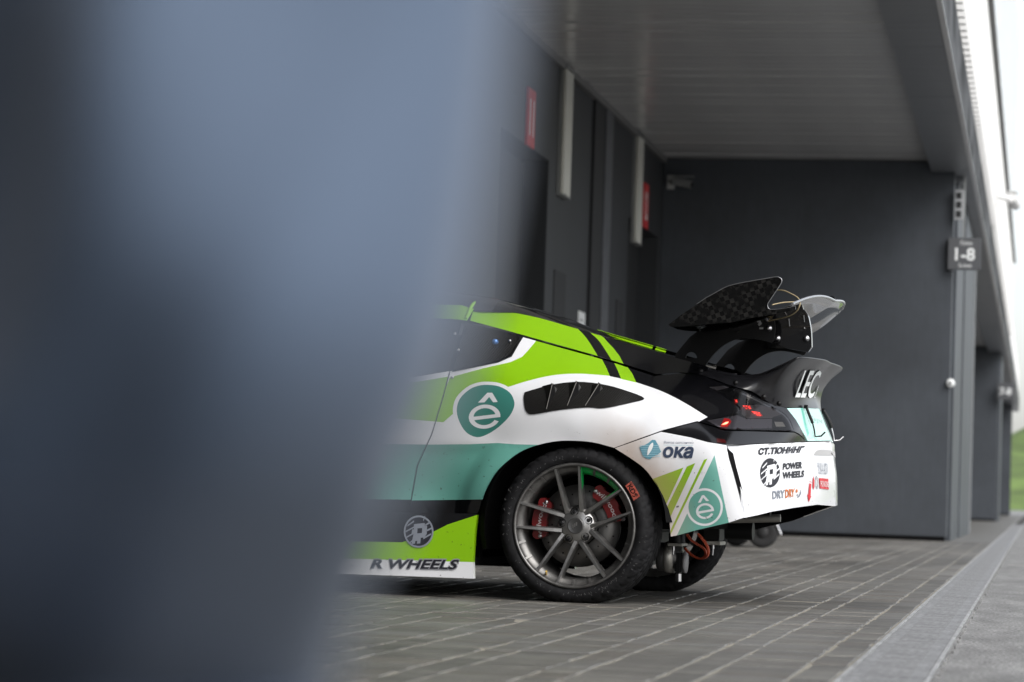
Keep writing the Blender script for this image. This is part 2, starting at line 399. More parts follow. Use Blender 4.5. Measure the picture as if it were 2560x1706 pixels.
# cross walls that divide the bays
def cross_wall(y0, xr, zt=CZ):
    bb('cross_wall', (BW, y0, .05), (xr, y0+.4, zt-.01), M_WALL, ch=.006)
    bb('wall_plinth', (BW, y0+.012, 0), (xr-.02, y0+.38, .05), M_INNER)
cross_wall(-14, -.99); cross_wall(31, -.99); cross_wall(68, -.98); cross_wall(104, -.97)  # first wall is unseen behind the camera, added to block low light
for (a, b, c) in ((31.45, 34.4, -.955), (34.5, 39.5, -.94)): bb('wall_post', (-1.6, a, 0), (c, b, 4.16), M_WALL)
bb('post_edge', (-.939, 39.1, 0), (-.92, 39.5, 4.16), mat('post_edge', (.2, .21, .22), .5))
bb('wall_post', (-1.6, 68.5, 0), (-.93, 72, 4.16), M_WALL)
bb('soffit_beam', (SX-.02, 31.41, 4.1), (-.9, 31.6, 4.17), M_SOFF)
# ------------------------------------------------------------------ race car: local axes u (to the rear), w (away from the near side), z
WP = onz(1427, 1508); DL = math.radians(3.2); MID = .945
AU = np.array([math.cos(DL), -math.sin(DL), 0]); AW = np.array([math.sin(DL), math.cos(DL), 0]); CO = np.array([WP[0], WP[1], 0.])
car = empty('race_car', tuple(CO), -DL)
tag(car, 'white, lime green and teal race coupe with big black rear wing', 'car')
def un(x, y, w):
    d = ray(x, y); o = CC-CO; t = (w-o@AW)/(d@AW); q = o+d*t
    return q@AU, q[2]
def cp(u, w, z): return proj(CO+AU*u+AW*w+np.array([0, 0, z]))
def P3(x, y, w): u, z = un(x, y, w); return Vector((u, w, z))
class Field:
    """thin-plate depth of a body side over its traced outline"""
    def __init__(s, pts, lam=1e-4):
        p = np.array(pts, float); s.c = p[:, :2]/100; n = len(p)
        K = s.k(np.linalg.norm(s.c[:, None]-s.c[None], axis=2))+lam*np.eye(n)
        Q = np.hstack([np.ones((n, 1)), s.c]); A = np.block([[K, Q], [Q.T, np.zeros((3, 3))]])
        s.w = np.linalg.solve(A, np.concatenate([p[:, 2], np.zeros(3)])); s.n = n
    def k(s, r): return np.where(r > 1e-9, r*r*np.log(np.maximum(r, 1e-9)), 0)
    def __call__(s, q):
        q = np.atleast_2d(np.array(q, float))/100
        return s.k(np.linalg.norm(q[:, None]-s.c[None], axis=2))@s.w[:s.n]+np.hstack([np.ones((len(q), 1)), q])@s.w[s.n:]
fr = lambda u, w, z: (*cp(u, w, z), w)
SIDE_PTS = [ # door and sill
    (700, 1110, .11), (1000, 1100, .105), (1000, 1240, .10), (700, 1250, .10), (1090, 1255, .085), (1010, 1285, .06), (700, 1285, .06), (1190, 1285, .05),
    (1000, 1000, .105), (700, 1000, .11), (1000, 930, .135), (1010, 800, .29), (1130, 1050, .085), (1128, 928, .14), (1160, 803, .295), (700, 930, .14),
    # haunch over the rear wheel
    (1240, 1110, .05), (1250, 1050, .045), (1250, 980, .06), (1250, 925, .11), (1262, 870, .20), (1265, 828, .285),
    (1330, 1080, .018), (1425, 1104, .012), (1425, 1060, .0), (1425, 1000, .028), (1425, 945, .10), (1425, 900, .185), (1400, 867, .255),
    (1205, 1250, .03), (1250, 1170, .02), (1520, 1115, .012), (1540, 1060, .012), (1540, 1000, .05), (1540, 950, .13), (1540, 907, .235), (1637, 939, .235),
    (1620, 1000, .10), (1653, 1079, .028), (1650, 1030, .06), (1740, 1053, .09), (1720, 1000, .16), (1745, 936, .30),
    # roof rail
    (1182, 779, .40), (1288, 782, .40), (1351, 796, .395), (1444, 823, .385), (1540, 851, .38), (1600, 868, .375), (1690, 895, .37), (1770, 917, .37), (1010, 745, .42),
    # bumper
    (1580, 1160, .020), (1640, 1210, .022), (1640, 1150, .012), (1655, 1250, .03), (1677, 1342, .055), (1700, 1150, .014), (1720, 1230, .022), (1760, 1300, .05), (1817, 1116, .05),
    (1838, 1200, .055), (1858, 1296, .085), (1769, 1105, .035),
    # tail
    (1815, 1085, .10), (1870, 1108, .15), (1880, 1085, .20), (1920, 1107, .26), (1985, 1082, .44), (2016, 1103, .58), (1800, 1020, .20), (1850, 970, .32), (1880, 1030, .28), (1936, 1013, .42), (1966, 1019, .48), (1990, 1049, .50)]
SIDE_PTS += [fr(-1.5, .12, .9), fr(-1.5, .10, .6), fr(-1.5, .10, .3), fr(-2.2, .12, .85), fr(-2.65, .06, .75), fr(-2.65, .05, .4), fr(-2.2, .10, .4), fr(-3.1, .2, .65), fr(-3.1, .18, .3), fr(-3.4, .42, .55), fr(-3.4, .40, .25), fr(-1.2, .30, 1.15), fr(-1.75, .29, 1.10), fr(-1.75, .13, .90), fr(-1.2, .13, .92)]
WS = Field(SIDE_PTS)
def w_side(q):
    q = np.atleast_2d(np.array(q, float)); w = WS(q)
    # flare around the arch: the lip stands proud of the door skin, front half of the arch
    dx, dy = q[:, 0]-1427, q[:, 1]-1316; r = np.hypot(dx, dy); a = np.degrees(np.arctan2(-dy, dx))
    f = np.clip((q[:, 1]-1108)/25, 0, 1)*np.clip((-dx-100)/60, 0, 1)
    t = np.clip((r-262)/26, 0, 1); st = t*t*(3-2*t)
    return w + f*(st*.022-.010)
REAR_PTS = [(1817, 1116, .06), (1920, 1108, .25), (1990, 1104, .47), (2048, 1102, .70), (2076, 1103, MID), (1838, 1190, .07), (1928, 1190, .25), (1998, 1190, .45), (2055, 1188, .70), (2088, 1186, MID),
            (1860, 1296, .085), (1935, 1282, .25), (2002, 1268, .45), (2056, 1263, .70), (2088, 1266, MID)]
WR = Field(REAR_PTS)
LID_PTS = [(1950, 1017, .43), (1966, 1019, .49), (2000, 1018, .62), (2047, 1022, MID), (1990, 1049, .52), (2026, 1049, .70), (2058, 1050, MID), (2006, 1080, .54), (2040, 1078, .72), (2069, 1078, MID), (2018, 1103, .58), (2050, 1102, .73), (2076, 1103, MID)]
WL = Field(LID_PTS)
w_rear = lambda q: WR(q)
w_lid = lambda q: WL(q)

def pip(pts, poly):
    x, y = pts[:, 0], pts[:, 1]; c = np.zeros(len(pts), bool); n = len(poly)
    for i in range(n):
        (x1, y1), (x2, y2) = poly[i], poly[i-1]
        if y1 == y2: continue
        c ^= ((y1 > y) != (y2 > y)) & (x < (x2-x1)*(y-y1)/(y2-y1)+x1)
    return c
def resample(poly, step):
    out = []
    for i in range(len(poly)):
        a, b = np.array(poly[i], float), np.array(poly[(i+1) % len(poly)], float); n = max(1, int(np.linalg.norm(b-a)/step+.5))
        out += [tuple(a+(b-a)*k/n) for k in range(n)]
    return out
def panel(name, outline, base, regions=(), holes=(), field=w_side, step=13, thick=.012, parent=None, axis='w', mirror=True, lift=0., inner=True, far_up=0.):
    """sheet panel over an outline; regions are paint areas [(polygon, material)], the last one wins"""
    parent = parent or car
    outline = resample(outline, step); regs = [(resample(p, step), m_) for p, m_ in regions]; hol = [resample(h, step) for h in holes]
    vs, es = [], []
    for poly in [outline]+[p for p, _ in regs]+hol:
        n0 = len(vs); vs += [Vector(p) for p in poly]; es += [(n0+i, n0+(i+1) % len(poly)) for i in range(len(poly))]
    o_ = np.array(outline); lo, hi = o_.min(0), o_.max(0)
    gx, gy = np.meshgrid(np.arange(lo[0]+step/2, hi[0], step), np.arange(lo[1]+step/2, hi[1], step))
    gx = gx + (np.arange(gx.shape[0]) % 2)[:, None]*step*.5
    g_ = np.stack([gx.ravel(), gy.ravel()], 1); g_ = g_[pip(g_, outline)]
    vs += [Vector(p) for p in g_]
    v, e, f, *_ = delaunay_2d_cdt(vs, es, [], 0, 1e-3)
    q = np.array([(p.x, p.y) for p in v]); f = np.array([tuple(t) for t in f])
    c = q[f].mean(1); keep = pip(c, outline)
    for h in hol: keep &= ~pip(c, h)
    f = f[keep]; c = c[keep]
    mats = [base]; idx = np.zeros(len(f), int)
    for p, m_ in regs:
        if m_ not in mats: mats.append(m_)
        idx[pip(c, p)] = mats.index(m_)
    w = field(q)
    co = np.array([(un(x, y, ww)[0], ww, un(x, y, ww)[1]) for (x, y), ww in zip(q, w)])
    if lift: co[:, 1 if axis == 'w' else 0] += (-lift if axis == 'w' else lift)
    used = np.unique(f); remap = -np.ones(len(q), int); remap[used] = np.arange(len(used)); co = co[used]; f = remap[f]
    # outward orientation: towards -w (side) or +u (rear)
    a, b, d = co[f[:, 0]], co[f[:, 1]], co[f[:, 2]]; nn = np.cross(b-a, d-a)
    flip = (nn[:, 1] > 0) if axis == 'w' else (nn[:, 0] < 0)
    f[flip] = f[flip][:, ::-1]
    n = len(co); verts = [tuple(p) for p in co]; faces = [tuple(t) for t in f]; mi = list(idx); sm = [True]*len(faces)
    if thick:
        off = np.array((0, thick, 0) if axis == 'w' else (-thick, 0, 0)); mats = mats+[M_INNER]; im = len(mats)-1
        cnt = {}
        for t in faces:
            for i in range(3): k = (t[i], t[(i+1) % 3]); cnt[tuple(sorted(k))] = cnt.get(tuple(sorted(k)), 0)+1
        bd = [(t[i], t[(i+1) % 3], mi[j]) for j, t in enumerate(f.tolist()) for i in range(3) if cnt[tuple(sorted((t[i], t[(i+1) % 3])))] == 1]
        for (a_, b_, k) in bd:
            s0_ = len(verts); verts += [tuple(co[a_]), tuple(co[b_]), tuple(co[b_]+off), tuple(co[a_]+off)]
            faces.append((s0_+1, s0_, s0_+3, s0_+2)); mi.append(k); sm.append(False)
        if inner:
            s0_ = len(verts); verts += [tuple(p+off) for p in co]; faces += [tuple(int(i)+s0_ for i in t[::-1]) for t in f]; mi += [im]*len(f); sm += [True]*len(f)
    o = mesh(name, verts, faces, mats, parent, mi, sm)
    if mirror:
        v2 = [(x, 2*MID-y, z+far_up) for x, y, z in verts]; f2 = [t[::-1] for t in faces]
        mesh(name, v2, f2, mats, parent, mi, sm)
    return o
def Z(o, s, pts): return [(o[0]+x/s, o[1]+y/s) for x, y in pts]
zA = lambda *p: Z((860, 660), 3.46, p); zB = lambda *p: Z((1480, 660), 3.46, p); zC = lambda *p: Z((1480, 1050), 3.46, p); zD = lambda *p: Z((860, 1060), 3.46, p)
zE = lambda *p: Z((1200, 1100), 3.565, p); zW = lambda *p: Z((1640, 670), 4.706, p); zT = lambda *p: Z((1700, 860), 5.602, p)
zS = lambda *p: Z((1560, 1080), 5.6, p); zR = lambda *p: Z((1860, 1080), 6.535, p); zU = lambda *p: Z((1600, 1280), 7.127, p)
def decal(name, txt, quad, field, m_, parent, shear=0., bold=0., lift=.0025, axis='w', spacing=1.0):
    """flat lettering laid on the panel; quad = tl, tr, br, bl on the traced sheet"""
    v, f = text_tris(txt, shear, bold, spacing); tl, tr, br, bl = [np.array(q, float) for q in quad]
    q = np.array([(tl*(1-a)+tr*a)*b+(bl*(1-a)+br*a)*(1-b) for a, b in v]); w = field(q); out = []
    for (x, y), ww in zip(q, w):
        u_, z_ = un(x, y, ww); out.append((u_, ww-lift, z_) if axis == 'w' else (u_+lift, ww-lift*.5, z_))
    return mesh(name, out, f, m_, parent)
def decal_polys(name, polys, field, m_, parent, lift=.0025, axis='w', step=9):
    return [panel(name, p, m_, field=field, step=step, thick=0, parent=parent, axis=axis, mirror=False, lift=lift) for p in polys]
def ell(c, rx, ry, n=40, a0=0, a1=2*PI, tilt=0):
    full = abs(a1-a0) > 6.28
    return [(c[0]+rx*math.cos(t)*math.cos(tilt)-ry*math.sin(t)*math.sin(tilt), c[1]-(rx*math.cos(t)*math.sin(tilt)+ry*math.sin(t)*math.cos(tilt))) for t in [a0+(a1-a0)*k/(n if full else n-1) for k in range(n)]]
def e_glyph(c, rx, ry, th, tilt=0):
    """letter e as two paint polygons: bowl with crossbar"""
    D = math.radians
    outer = ell(c, rx, ry, 34, D(6), D(328), tilt); inner = ell(c, rx*(1-th), ry*(1-th), 30, D(328), D(196), tilt)
    ct, st = math.cos(tilt), math.sin(tilt)
    lo = lambda x, y: (c[0]+x*rx*ct-y*ry*st, c[1]-(x*rx*st+y*ry*ct))
    bowl = outer+inner+[lo(.99, -th*.62+.0), lo(1.0, .02)]
    hole = ell(c, rx*(1-th), ry*(1-th), 22, D(8), D(172), tilt)
    return bowl, hole

arch = catmull([(1198, 1275), (1205, 1248), (1218, 1216), (1244, 1176), (1288, 1138), (1328, 1118), (1380, 1105), (1424, 1102), (1481, 1106), (1535, 1120)], 4)
arch2 = catmull([(1535, 1120), (1575, 1145), (1610, 1171), (1633, 1200), (1656, 1241), (1671, 1287), (1677, 1342)], 4)
hseam = [(1308, 841), (1322, 845), (1400, 867), (1480, 889), (1540, 907), (1637, 939)]
lamp = catmull(zT((400, 608), (620, 588), (850, 662), (1040, 752), (1290, 880), (1430, 955), (1530, 1055), (1598, 1214)), 4) + \
       catmull(zT((1500, 1214), (1100, 1211), (640, 1197), (500, 1152), (350, 1075)), 3) + catmull(zT((520, 1038), (700, 990), (825, 940), (850, 908), (828, 865), (740, 795), (600, 700)), 4)
wrim = zA((1540, 628), (1500, 690), (1440, 795), (1330, 845), (940, 925))
# ---- rear quarter panel (paint: lime, black, teal, white; logo)
q_out = [(1126, 928), (1107, 1000), (1080, 1088), (1066, 1118), (1045, 1165), (1030, 1248), (1026, 1284), (1193, 1284)] + arch + \
        [(1600, 1096), (1653, 1077), (1700, 1064), (1743, 1053)] + [(1790, 1066), (1812, 1074), (1986, 1079), (1998, 1085), (2014, 1100), (2003, 1074), (1989, 1049), (1966, 1020), (1936, 1015), (1878, 978), (1836, 967), (1790, 949), (1745, 937), (1697, 934), (1640, 940)] + \
        [(x, y+2.5) for x, y in hseam[::-1]] + wrim[1:]
lime = zA((1668, 650), (1660, 668), (1600, 740), (1540, 805), (1440, 850), (1200, 905), (960, 970), (915, 985)) + [(1080, 1054)] + zA((860, 1370), (940, 1300)) + \
       [(1132, 1036)] + catmull(zA((1420, 1065), (1600, 1010), (1800, 965), (2000, 950), (2200, 960), (2353, 975)), 4) + [(1560, 946), (1560, 900), (1400, 860)]
blk = [(1503, 895), (1515, 918), (1525, 941), (1552, 947)] + catmull([(1590, 956), (1653, 978), (1711, 1007), (1769, 1043)], 4) + [(1745, 1056), (1700, 1120), (2040, 1120), (2040, 1000), (1743, 925), (1640, 930), (1540, 900)]
gst = [(1533, 903), (1564, 912), (1580, 933), (1591, 957), (1553, 948), (1545, 928)]
teal = [(980, 1113), (1062, 1112), (1172, 1111), (1244, 1108), (1288, 1111), (1357, 1113), (1450, 1115), (1450, 1249), (1204, 1249), (1004, 1252), (980, 1252)]
sill = [(980, 1252), (1004, 1252), (1204, 1249), (1300, 1248), (1300, 1300), (980, 1300)]
tb = catmull(zA((1240, 1047), (1340, 1060), (1430, 1110), (1470, 1180), (1470, 1240), (1430, 1320), (1340, 1410), (1240, 1475), (1150, 1500), (1060, 1460), (1000, 1370), (975, 1270), (1000, 1170), (1080, 1090), (1160, 1055)), 3, True)
cx, cy = np.mean(tb, 0); tbo = [(cx+(x-cx)*1.135, cy+(y-cy)*1.135) for x, y in tb]
eb, eh = e_glyph(zA((1216, 1322))[0], 137/3.46, 104/3.46, .30, .12)
hat = zA((1160, 1200), (1240, 1115), (1282, 1115), (1330, 1195), (1290, 1198), (1256, 1152), (1215, 1199))
quarter = panel('rear_quarter_panel', q_out, P_WHITE, [(teal, P_TEAL), (sill, P_BLACK), (lime, P_GREEN), (blk, P_BLACK), (gst, P_GREEN), (tbo, P_WHITE), (tb, P_DTEAL), (eb, P_WHITE), (eh, P_DTEAL), (hat, P_WHITE)], holes=[lamp])
# quarter window
panel('quarter_window', [(1161, 806)]+zA((1400, 588), (1525, 628), (1490, 690), (1432, 785), (1325, 838), (945, 915)), M_CARBON, lift=-.006)
panel('window_trim', zA((1540, 628), (1552, 632), (1515, 692), (1452, 802), (1335, 854), (938, 934), (938, 925), (1330, 845), (1440, 795), (1500, 690)), M_SATIN, lift=.003, thick=.004, mirror=False)
knob = MB().lathe([(0, -.018), (.010, -.018), (.012, -.012), (.012, .004)], 20).build('window_latch', mat('anodised_blue', (.10, .22, .5), .35, .5), car); knob.location = P3(*zA((1310, 675))[0], float(w_side(zA((1310, 675))[0])[0]))
for p in zA((1436, 666), (992, 745), (960, 605), (940, 982)):
    b_ = MB().lathe([(0, -.008), (.005, -.008), (.006, 0)], 12).build('rivet', M_STEEL, car); b_.location = P3(*p, float(w_side(p)[0])-.001)
# door, front wing
d_out = [(1152, 806), (1122, 928), (1103, 1000), (1076, 1088), (1062, 1118), (1041, 1165), (1026, 1248), (1022, 1284)] + [cp(-1.75, .1, .28), cp(-1.75, .13, .90), cp(-1.70, .29, 1.09), cp(-1.2, .30, 1.145), cp(-.8, .30, 1.14)]
panel('door', d_out, P_WHITE, [([(-200, 1100), (1200, 1113), (1200, 1251), (-200, 1240)], P_TEAL), ([(-200, 1240), (1200, 1251), (1200, 1300), (-200, 1300)], P_BLACK),
      (zA((1000, 958), (700, 1010), (0, 1100))+[cp(-1.9, .12, .86), cp(-1.9, .12, .74)]+zA((0, 1300), (800, 1365), (1000, 1380)), P_GREEN), (zA((1100, 420), (1100, 890), (930, 925), (0, 1080))+[cp(-1.68, .13, .92), cp(-1.68, .3, 1.3)], M_CARBON)], step=22)
a3 = [cp(-2.65+.36*math.cos(t), .05, .305+.36*math.sin(t)) for t in np.radians(np.arange(-20, 201, 11))]
f_out = [cp(-1.76, .1, .28), cp(-2.28, .08, .18)] + a3 + [cp(-3.05, .15, .16), cp(-3.42, .42, .2), cp(-3.42, .45, .6), cp(-3.1, .2, .72), cp(-2.4, .18, .90), cp(-1.76, .14, .93)]
panel('front_wing', f_out, P_WHITE, step=30)
# side skirt
sk_f = Field([(700, 1283, .04), (1150, 1286, .035), (1190, 1350, .02), (700, 1350, .02), (1185, 1440, .015), (700, 1435, .015), (300, 1350, .03), (300, 1430, .02)])
s_out = [(250, 1272), (1000, 1281), (1145+48, 1285), (1187, 1330), (1182, 1400), (1184, 1447), (1000, 1440), (250, 1415)]
lg = zD((500, 1025), (770, 935), (900, 870), (1145, 790), (1200, 770), (1200, 1200), (-2600, 1090), (-2600, 960))
wh = zD((-2600, 1090), (1200, 1199), (1200, 1345), (1110, 1340), (-2600, 1210))
panel('side_skirt', s_out, P_BLACK, [(lg, P_GREEN), (wh, P_WHITE), (zD((-2600, 1210), (1110, 1340), (1200, 1345), (1200, 1400), (-2600, 1290)), P_GREEN)], field=lambda q: sk_f(q), thick=.03)
decal('lettering', 'R WHEELS', zD((235, 1163), (1008, 1165), (988, 1268), (225, 1255)), lambda q: sk_f(q), mat('print_grey', (.25, .25, .28), .4), car, shear=.18, bold=.055, lift=.0025)
decal('lettering', 'R WHEELS', zD((243, 1172), (1000, 1176), (980, 1258), (233, 1246)), lambda q: sk_f(q), M_PRINT, car, shear=.18, bold=.02, lift=.004)
def p_badge(c, rx, ry, field, mdark, mlight, lift, axis, tilt=0., ring=True):
    """round badge: slanted bars cut by a P"""
    c = np.array(c); sk_ = field
    dark = [ell(c, rx, ry, 48)]
    decal_polys('badge_disc', dark, sk_, mdark, car, lift, axis)
    q = lambda x, y: (c[0]+x*rx, c[1]-y*ry-x*rx*tilt)
    if ring:
        ro, ri = ell(c, rx*1.09, ry*1.09, 48), ell(c, rx*.97, ry*.97, 48)
        panel('badge_ring', ro, mlight, holes=[ri], field=sk_, step=8, thick=0, axis=axis, mirror=False, lift=lift+.001)
    for k in (-.68, -.28, .12, .52):        # pale slanted gaps with a step
        L_, R_ = -math.sqrt(max(.05, 1-k*k))*.97, math.sqrt(max(.05, 1-min(.9, abs(k+.35))**2))*.97
        decal_polys('badge_bar', [[q(L_, k-.18), q(-.35, k+.12), q(-.33, k+.24), q(L_+.02, k-.07)], [q(.35, k+.16), q(R_, k+.46), q(R_-.02, k+.57), q(.33, k+.28)]], sk_, mlight, car, lift+.001, axis)
    P_ = [q(-.34, .50), q(.42, .58), (q(.62, .36)), q(.60, -.16), q(.40, -.40), q(.16, -.42), q(.12, -.80), q(-.12, -.82), q(-.10, -.62), q(-.24, -.64), q(-.28, -.82), q(-.52, -.84), q(-.44, -.44), q(-.36, -.12), q(-.52, -.14), q(-.48, .14), q(-.34, .16)]
    panel('badge_letter', P_, mlight, holes=[[q(-.08, .22), q(.26, .24), q(.24, -.10), q(-.10, -.12)]], field=sk_, step=6, thick=0, axis=axis, mirror=False, lift=lift+.0016)
p_badge(zD((648, 932))[0], 118/3.46, 128/3.46, lambda q: sk_f(q), M_PRINT, mat('print_silver', (.33, .36, .42), .35, .4), .003, 'w')
# ---- rear bumper, near side
oka = zS((216, 215), (290, 185), (345, 155), (395, 112), (440, 115), (480, 185), (520, 280), (470, 320), (410, 345), (370, 385), (310, 372), (265, 330))
leaf = catmull(zS((405, 150), (412, 190), (385, 260), (335, 330), (328, 300), (340, 235), (368, 180)), 3, True)
tri = zS((1267, 325), (1466, 1270), (1300, 1420), (738, 1455))
g1 = zS((400, 660), (832, 500), (585, 1030), (540, 940)); g2 = zS((880, 487), (998, 437), (640, 1215), (600, 1060)); g3 = zS((1118, 395), (1168, 373), (672, 1400), (650, 1440), (652, 1375))
b_out = [(1537, 1121), (1600, 1099), (1653, 1080), (1700, 1067), (1743, 1056), (1787, 1069), (1811, 1077), (1986, 1082), (1997, 1088), (2015, 1104), (1960, 1106), (1880, 1110), (1816, 1114)] + \
        zC((1165, 258), (1180, 330), (1215, 450), (1270, 650), (1300, 800), (1308, 848), (1180, 890), (900, 955), (735, 1000)) + arch2[::-1][:-1]
bblk = [(1650, 1072), (1653, 1080), (1726, 1094), (1769, 1106), (1815, 1113.5), (2040, 1104), (2040, 1060), (1743, 1040)]
ring_o, ring_i = ell(zS((1127, 1054))[0], 257/5.6, 264/5.6, 56), ell(zS((1127, 1054))[0], 225/5.6, 232/5.6, 56)
eb2, eh2 = e_glyph(zS((1134, 1110))[0], 127/5.6, 110/5.6, .27, .17)
hat2 = zS((1036, 992), (1090, 890), (1120, 886), (1192, 966), (1150, 970), (1108, 920), (1075, 990))
bumper = panel('rear_bumper', b_out, P_WHITE, [(bblk, P_BLACK), (g1, P_OLIVE), (g2, P_OLIVE), (g3, P_OLIVE), (tri, P_TEAL), (ring_o, P_WHITE), (ring_i, P_TEAL), (eb2, P_WHITE), (eh2, P_TEAL), (hat2, P_WHITE)], step=10)
M_OKA = mat('print_blue', (.10, .28, .36), .4)
decal_polys('logo_shield', [oka], w_side, M_OKA, car, .002); decal_polys('logo_leaf', [leaf], w_side, M_PRINTW, car, .0035, step=5)
for k in range(7):
    y = 190+k*26; decal_polys('logo_line', [zS((225+k*5, y), (500+k*2, y-2), (500+k*2, y+4), (225+k*5, y+6))], w_side, mat('print_pale', (.35, .55, .62), .4), car, .003)
decal('lettering', 'ока', zS((550, 205), (985, 208), (965, 372), (545, 362)), w_side, mat('print_navy', (.035, .05, .09), .4), car, shear=.12, bold=.035)
decal('lettering', 'Завод оргсинтез', zS((556, 128), (976, 138), (972, 172), (556, 168)), w_side, mat('print_slate', (.12, .14, .2), .4), car, shear=.2)
decal_polys('logo_rule', [zS((556, 183), (970, 188), (970, 192), (556, 187))], w_side, MATS['print_pale'], car)
# ---- rear face of the bumper
r_left = zC((1172, 228), (1208, 300), (1232, 400), (1293, 620), (1322, 800), (1318, 848))
r_out = r_left + [(1895, 1288), (1928, 1280), (1985, 1270), (2044, 1262), (2088, 1266), (2089, 1186), (2077, 1104), (2016, 1106), (1960, 1108), (1880, 1112)]
rb = panel('rear_bumper_face', r_out, P_WHITE, field=w_rear, axis='u', step=9)
slit = panel('bumper_slit', zC((1160, 240), (1215, 290), (1240, 400), (1300, 620), (1328, 800), (1322, 860), (1295, 850), (1258, 650), (1205, 450), (1168, 320)), M_INNER, lift=-.014, thick=.004, mirror=False)
RD = dict(field=w_rear, axis='u', parent=car)
decal('lettering', 'СТ.ТЮНИНГ', zR((228, 262), (990, 228), (955, 340), (228, 378)), m_=M_PRINT, bold=.055, shear=.15, **RD)
p_badge(zR((415, 668))[0], 160/6.535, 238/6.535, w_rear, M_PRINT, P_WHITE, .003, 'u', .12, ring=False)
decal('lettering', 'POWER', zR((628, 512), (945, 484), (940, 596), (626, 622)), m_=M_PRINT, bold=.045, shear=.08, **RD)
decal('lettering', 'WHEELS', zR((624, 658), (978, 626), (972, 738), (626, 770)), m_=M_PRINT, bold=.045, shear=.08, **RD)
decal('lettering', 'DRY', zR((456, 968), (662, 942), (655, 1080), (458, 1100)), m_=mat('print_mid', (.20, .22, .26), .4), bold=.03, **RD)
decal('lettering', 'DRY', zR((666, 942), (824, 922), (818, 1062), (668, 1080)), m_=mat('print_orange', (.50, .13, .02), .4), bold=.03, **RD)
for c_, r_ in (((852, 965), 17), ((862, 1030), 9)): decal_polys('logo_drop', [ell(zR(c_)[0], r_/6.535*.9, r_/6.535*1.8, 16)], w_rear, MATS['print_orange'] if r_ > 10 else MATS['print_mid'], car, .003, 'u', 5)
decal_polys('logo_drop', [zR((860, 1068), (905, 1000), (912, 940), (925, 1000), (900, 1055), (870, 1075))], w_rear, MATS['print_mid'], car, .003, 'u', 5)
M_PRED = mat('print_red', (.55, .02, .03), .4)
decal_polys('tow_arrow', [zR((1056, 840), (1088, 850), (1078, 1046), (1088, 1052), (1048, 1150), (1024, 1020), (1040, 1030)), zR((1060, 800), (1096, 822), (1094, 830), (1058, 808))], w_rear, M_PRED, car, .003, 'u', 5)
decal_polys('logo_blade', [zR((1126, 718), (1142, 800), (1140, 900), (1126, 946), (1110, 900), (1114, 800))], w_rear, M_PRED, car, .003, 'u', 5)
hx = zR((1172, 712), (1195, 770), (1196, 880), (1184, 942), (1160, 890), (1156, 770)); hc = np.mean(hx, 0); hxi = [(hc[0]+(x-hc[0])*.72, hc[1]+(y-hc[1])*.86) for x, y in hx]
panel('logo_hexagon', hx, M_PRINT, holes=[hxi], field=w_rear, step=6, thick=0, axis='u', mirror=False, lift=.003)
decal('lettering', 'YUKA ADV', zR((1188, 500), (1362, 516), (1362, 700), (1206, 690)), m_=mat('print_mid', (.2, .2, .2), .4), **RD)
decal_polys('logo_box', [zR((1218, 754), (1366, 768), (1374, 942), (1228, 924))], w_rear, M_PRED, car, .003, 'u', 6)
decal('lettering', 'PRO RACING', zR((1232, 800), (1362, 812), (1366, 908), (1240, 892)), m_=M_PRINTW, lift=.0045, **RD)
# recess above the number plate
panel('plate_recess', catmull(zR((1150, 350), (1190, 305), (1300, 292), (1420, 305), (1468, 340), (1470, 375), (1400, 392), (1250, 385), (1150, 380)), 3, True), mat('recess_grey', (.42, .42, .42), .6), field=w_rear, axis='u', step=6, thick=.004, lift=.0015)
# trunk lid (mint) and its straps
lid = panel('trunk_lid', [(1966, 1021), (2036, 1020), (2048, 1023), (2058, 1050), (2069, 1078), (2076, 1102), (2020, 1103), (2004, 1075), (1990, 1050)], P_MINT, [(zT((1690, 885), (1730, 885), (1760, 1100), (1810, 1250), (1790, 1300), (1740, 1150)), mat('mint_deep', (.16, .52, .42), .35, coat=.5))], field=w_lid, axis='u', step=9)
decal('lettering', 'Sypt', zT((1815, 990), (1990, 1050), (2010, 1130), (1840, 1100)), w_lid, mat('print_faint', (.45, .60, .57), .4), car, axis='u', shear=.2)
for pts, lab in ((zT((1720, 880), (1750, 960), (1790, 1060), (1810, 1110)), 0), (zT((1960, 930), (2010, 1010), (2060, 1110), (2080, 1180)), 1)):
    dep = [float(w_lid(p)[0]) if lab == 0 else MID+.45 for p in pts]
    p3 = [P3(*p, d)+Vector((.014, 0, 0)) for p, d in zip(pts, dep)]
    t_ = MB().tube(catmull([tuple(p) for p in p3], 4), .0062 if lab == 0 else .009, 10).build('hold_down_strap', M_SATIN, car)
    MB().tube([p3[-1], p3[-1]+Vector((.008, 0, -.03)), p3[-1]+Vector((.012, 0, -.055)), p3[-1]+Vector((.035, .01, -.052)), p3[-1]+Vector((.05, .02, -.035))], .0035, 8).build('hook', M_STEEL if lab else M_SATIN, t_)
    MB().lathe([(0, -.01), (.008, -.008), (.008, .006)], 12, axis='x', c=tuple(p3[0])).build('anchor_bolt', M_SATIN, t_)
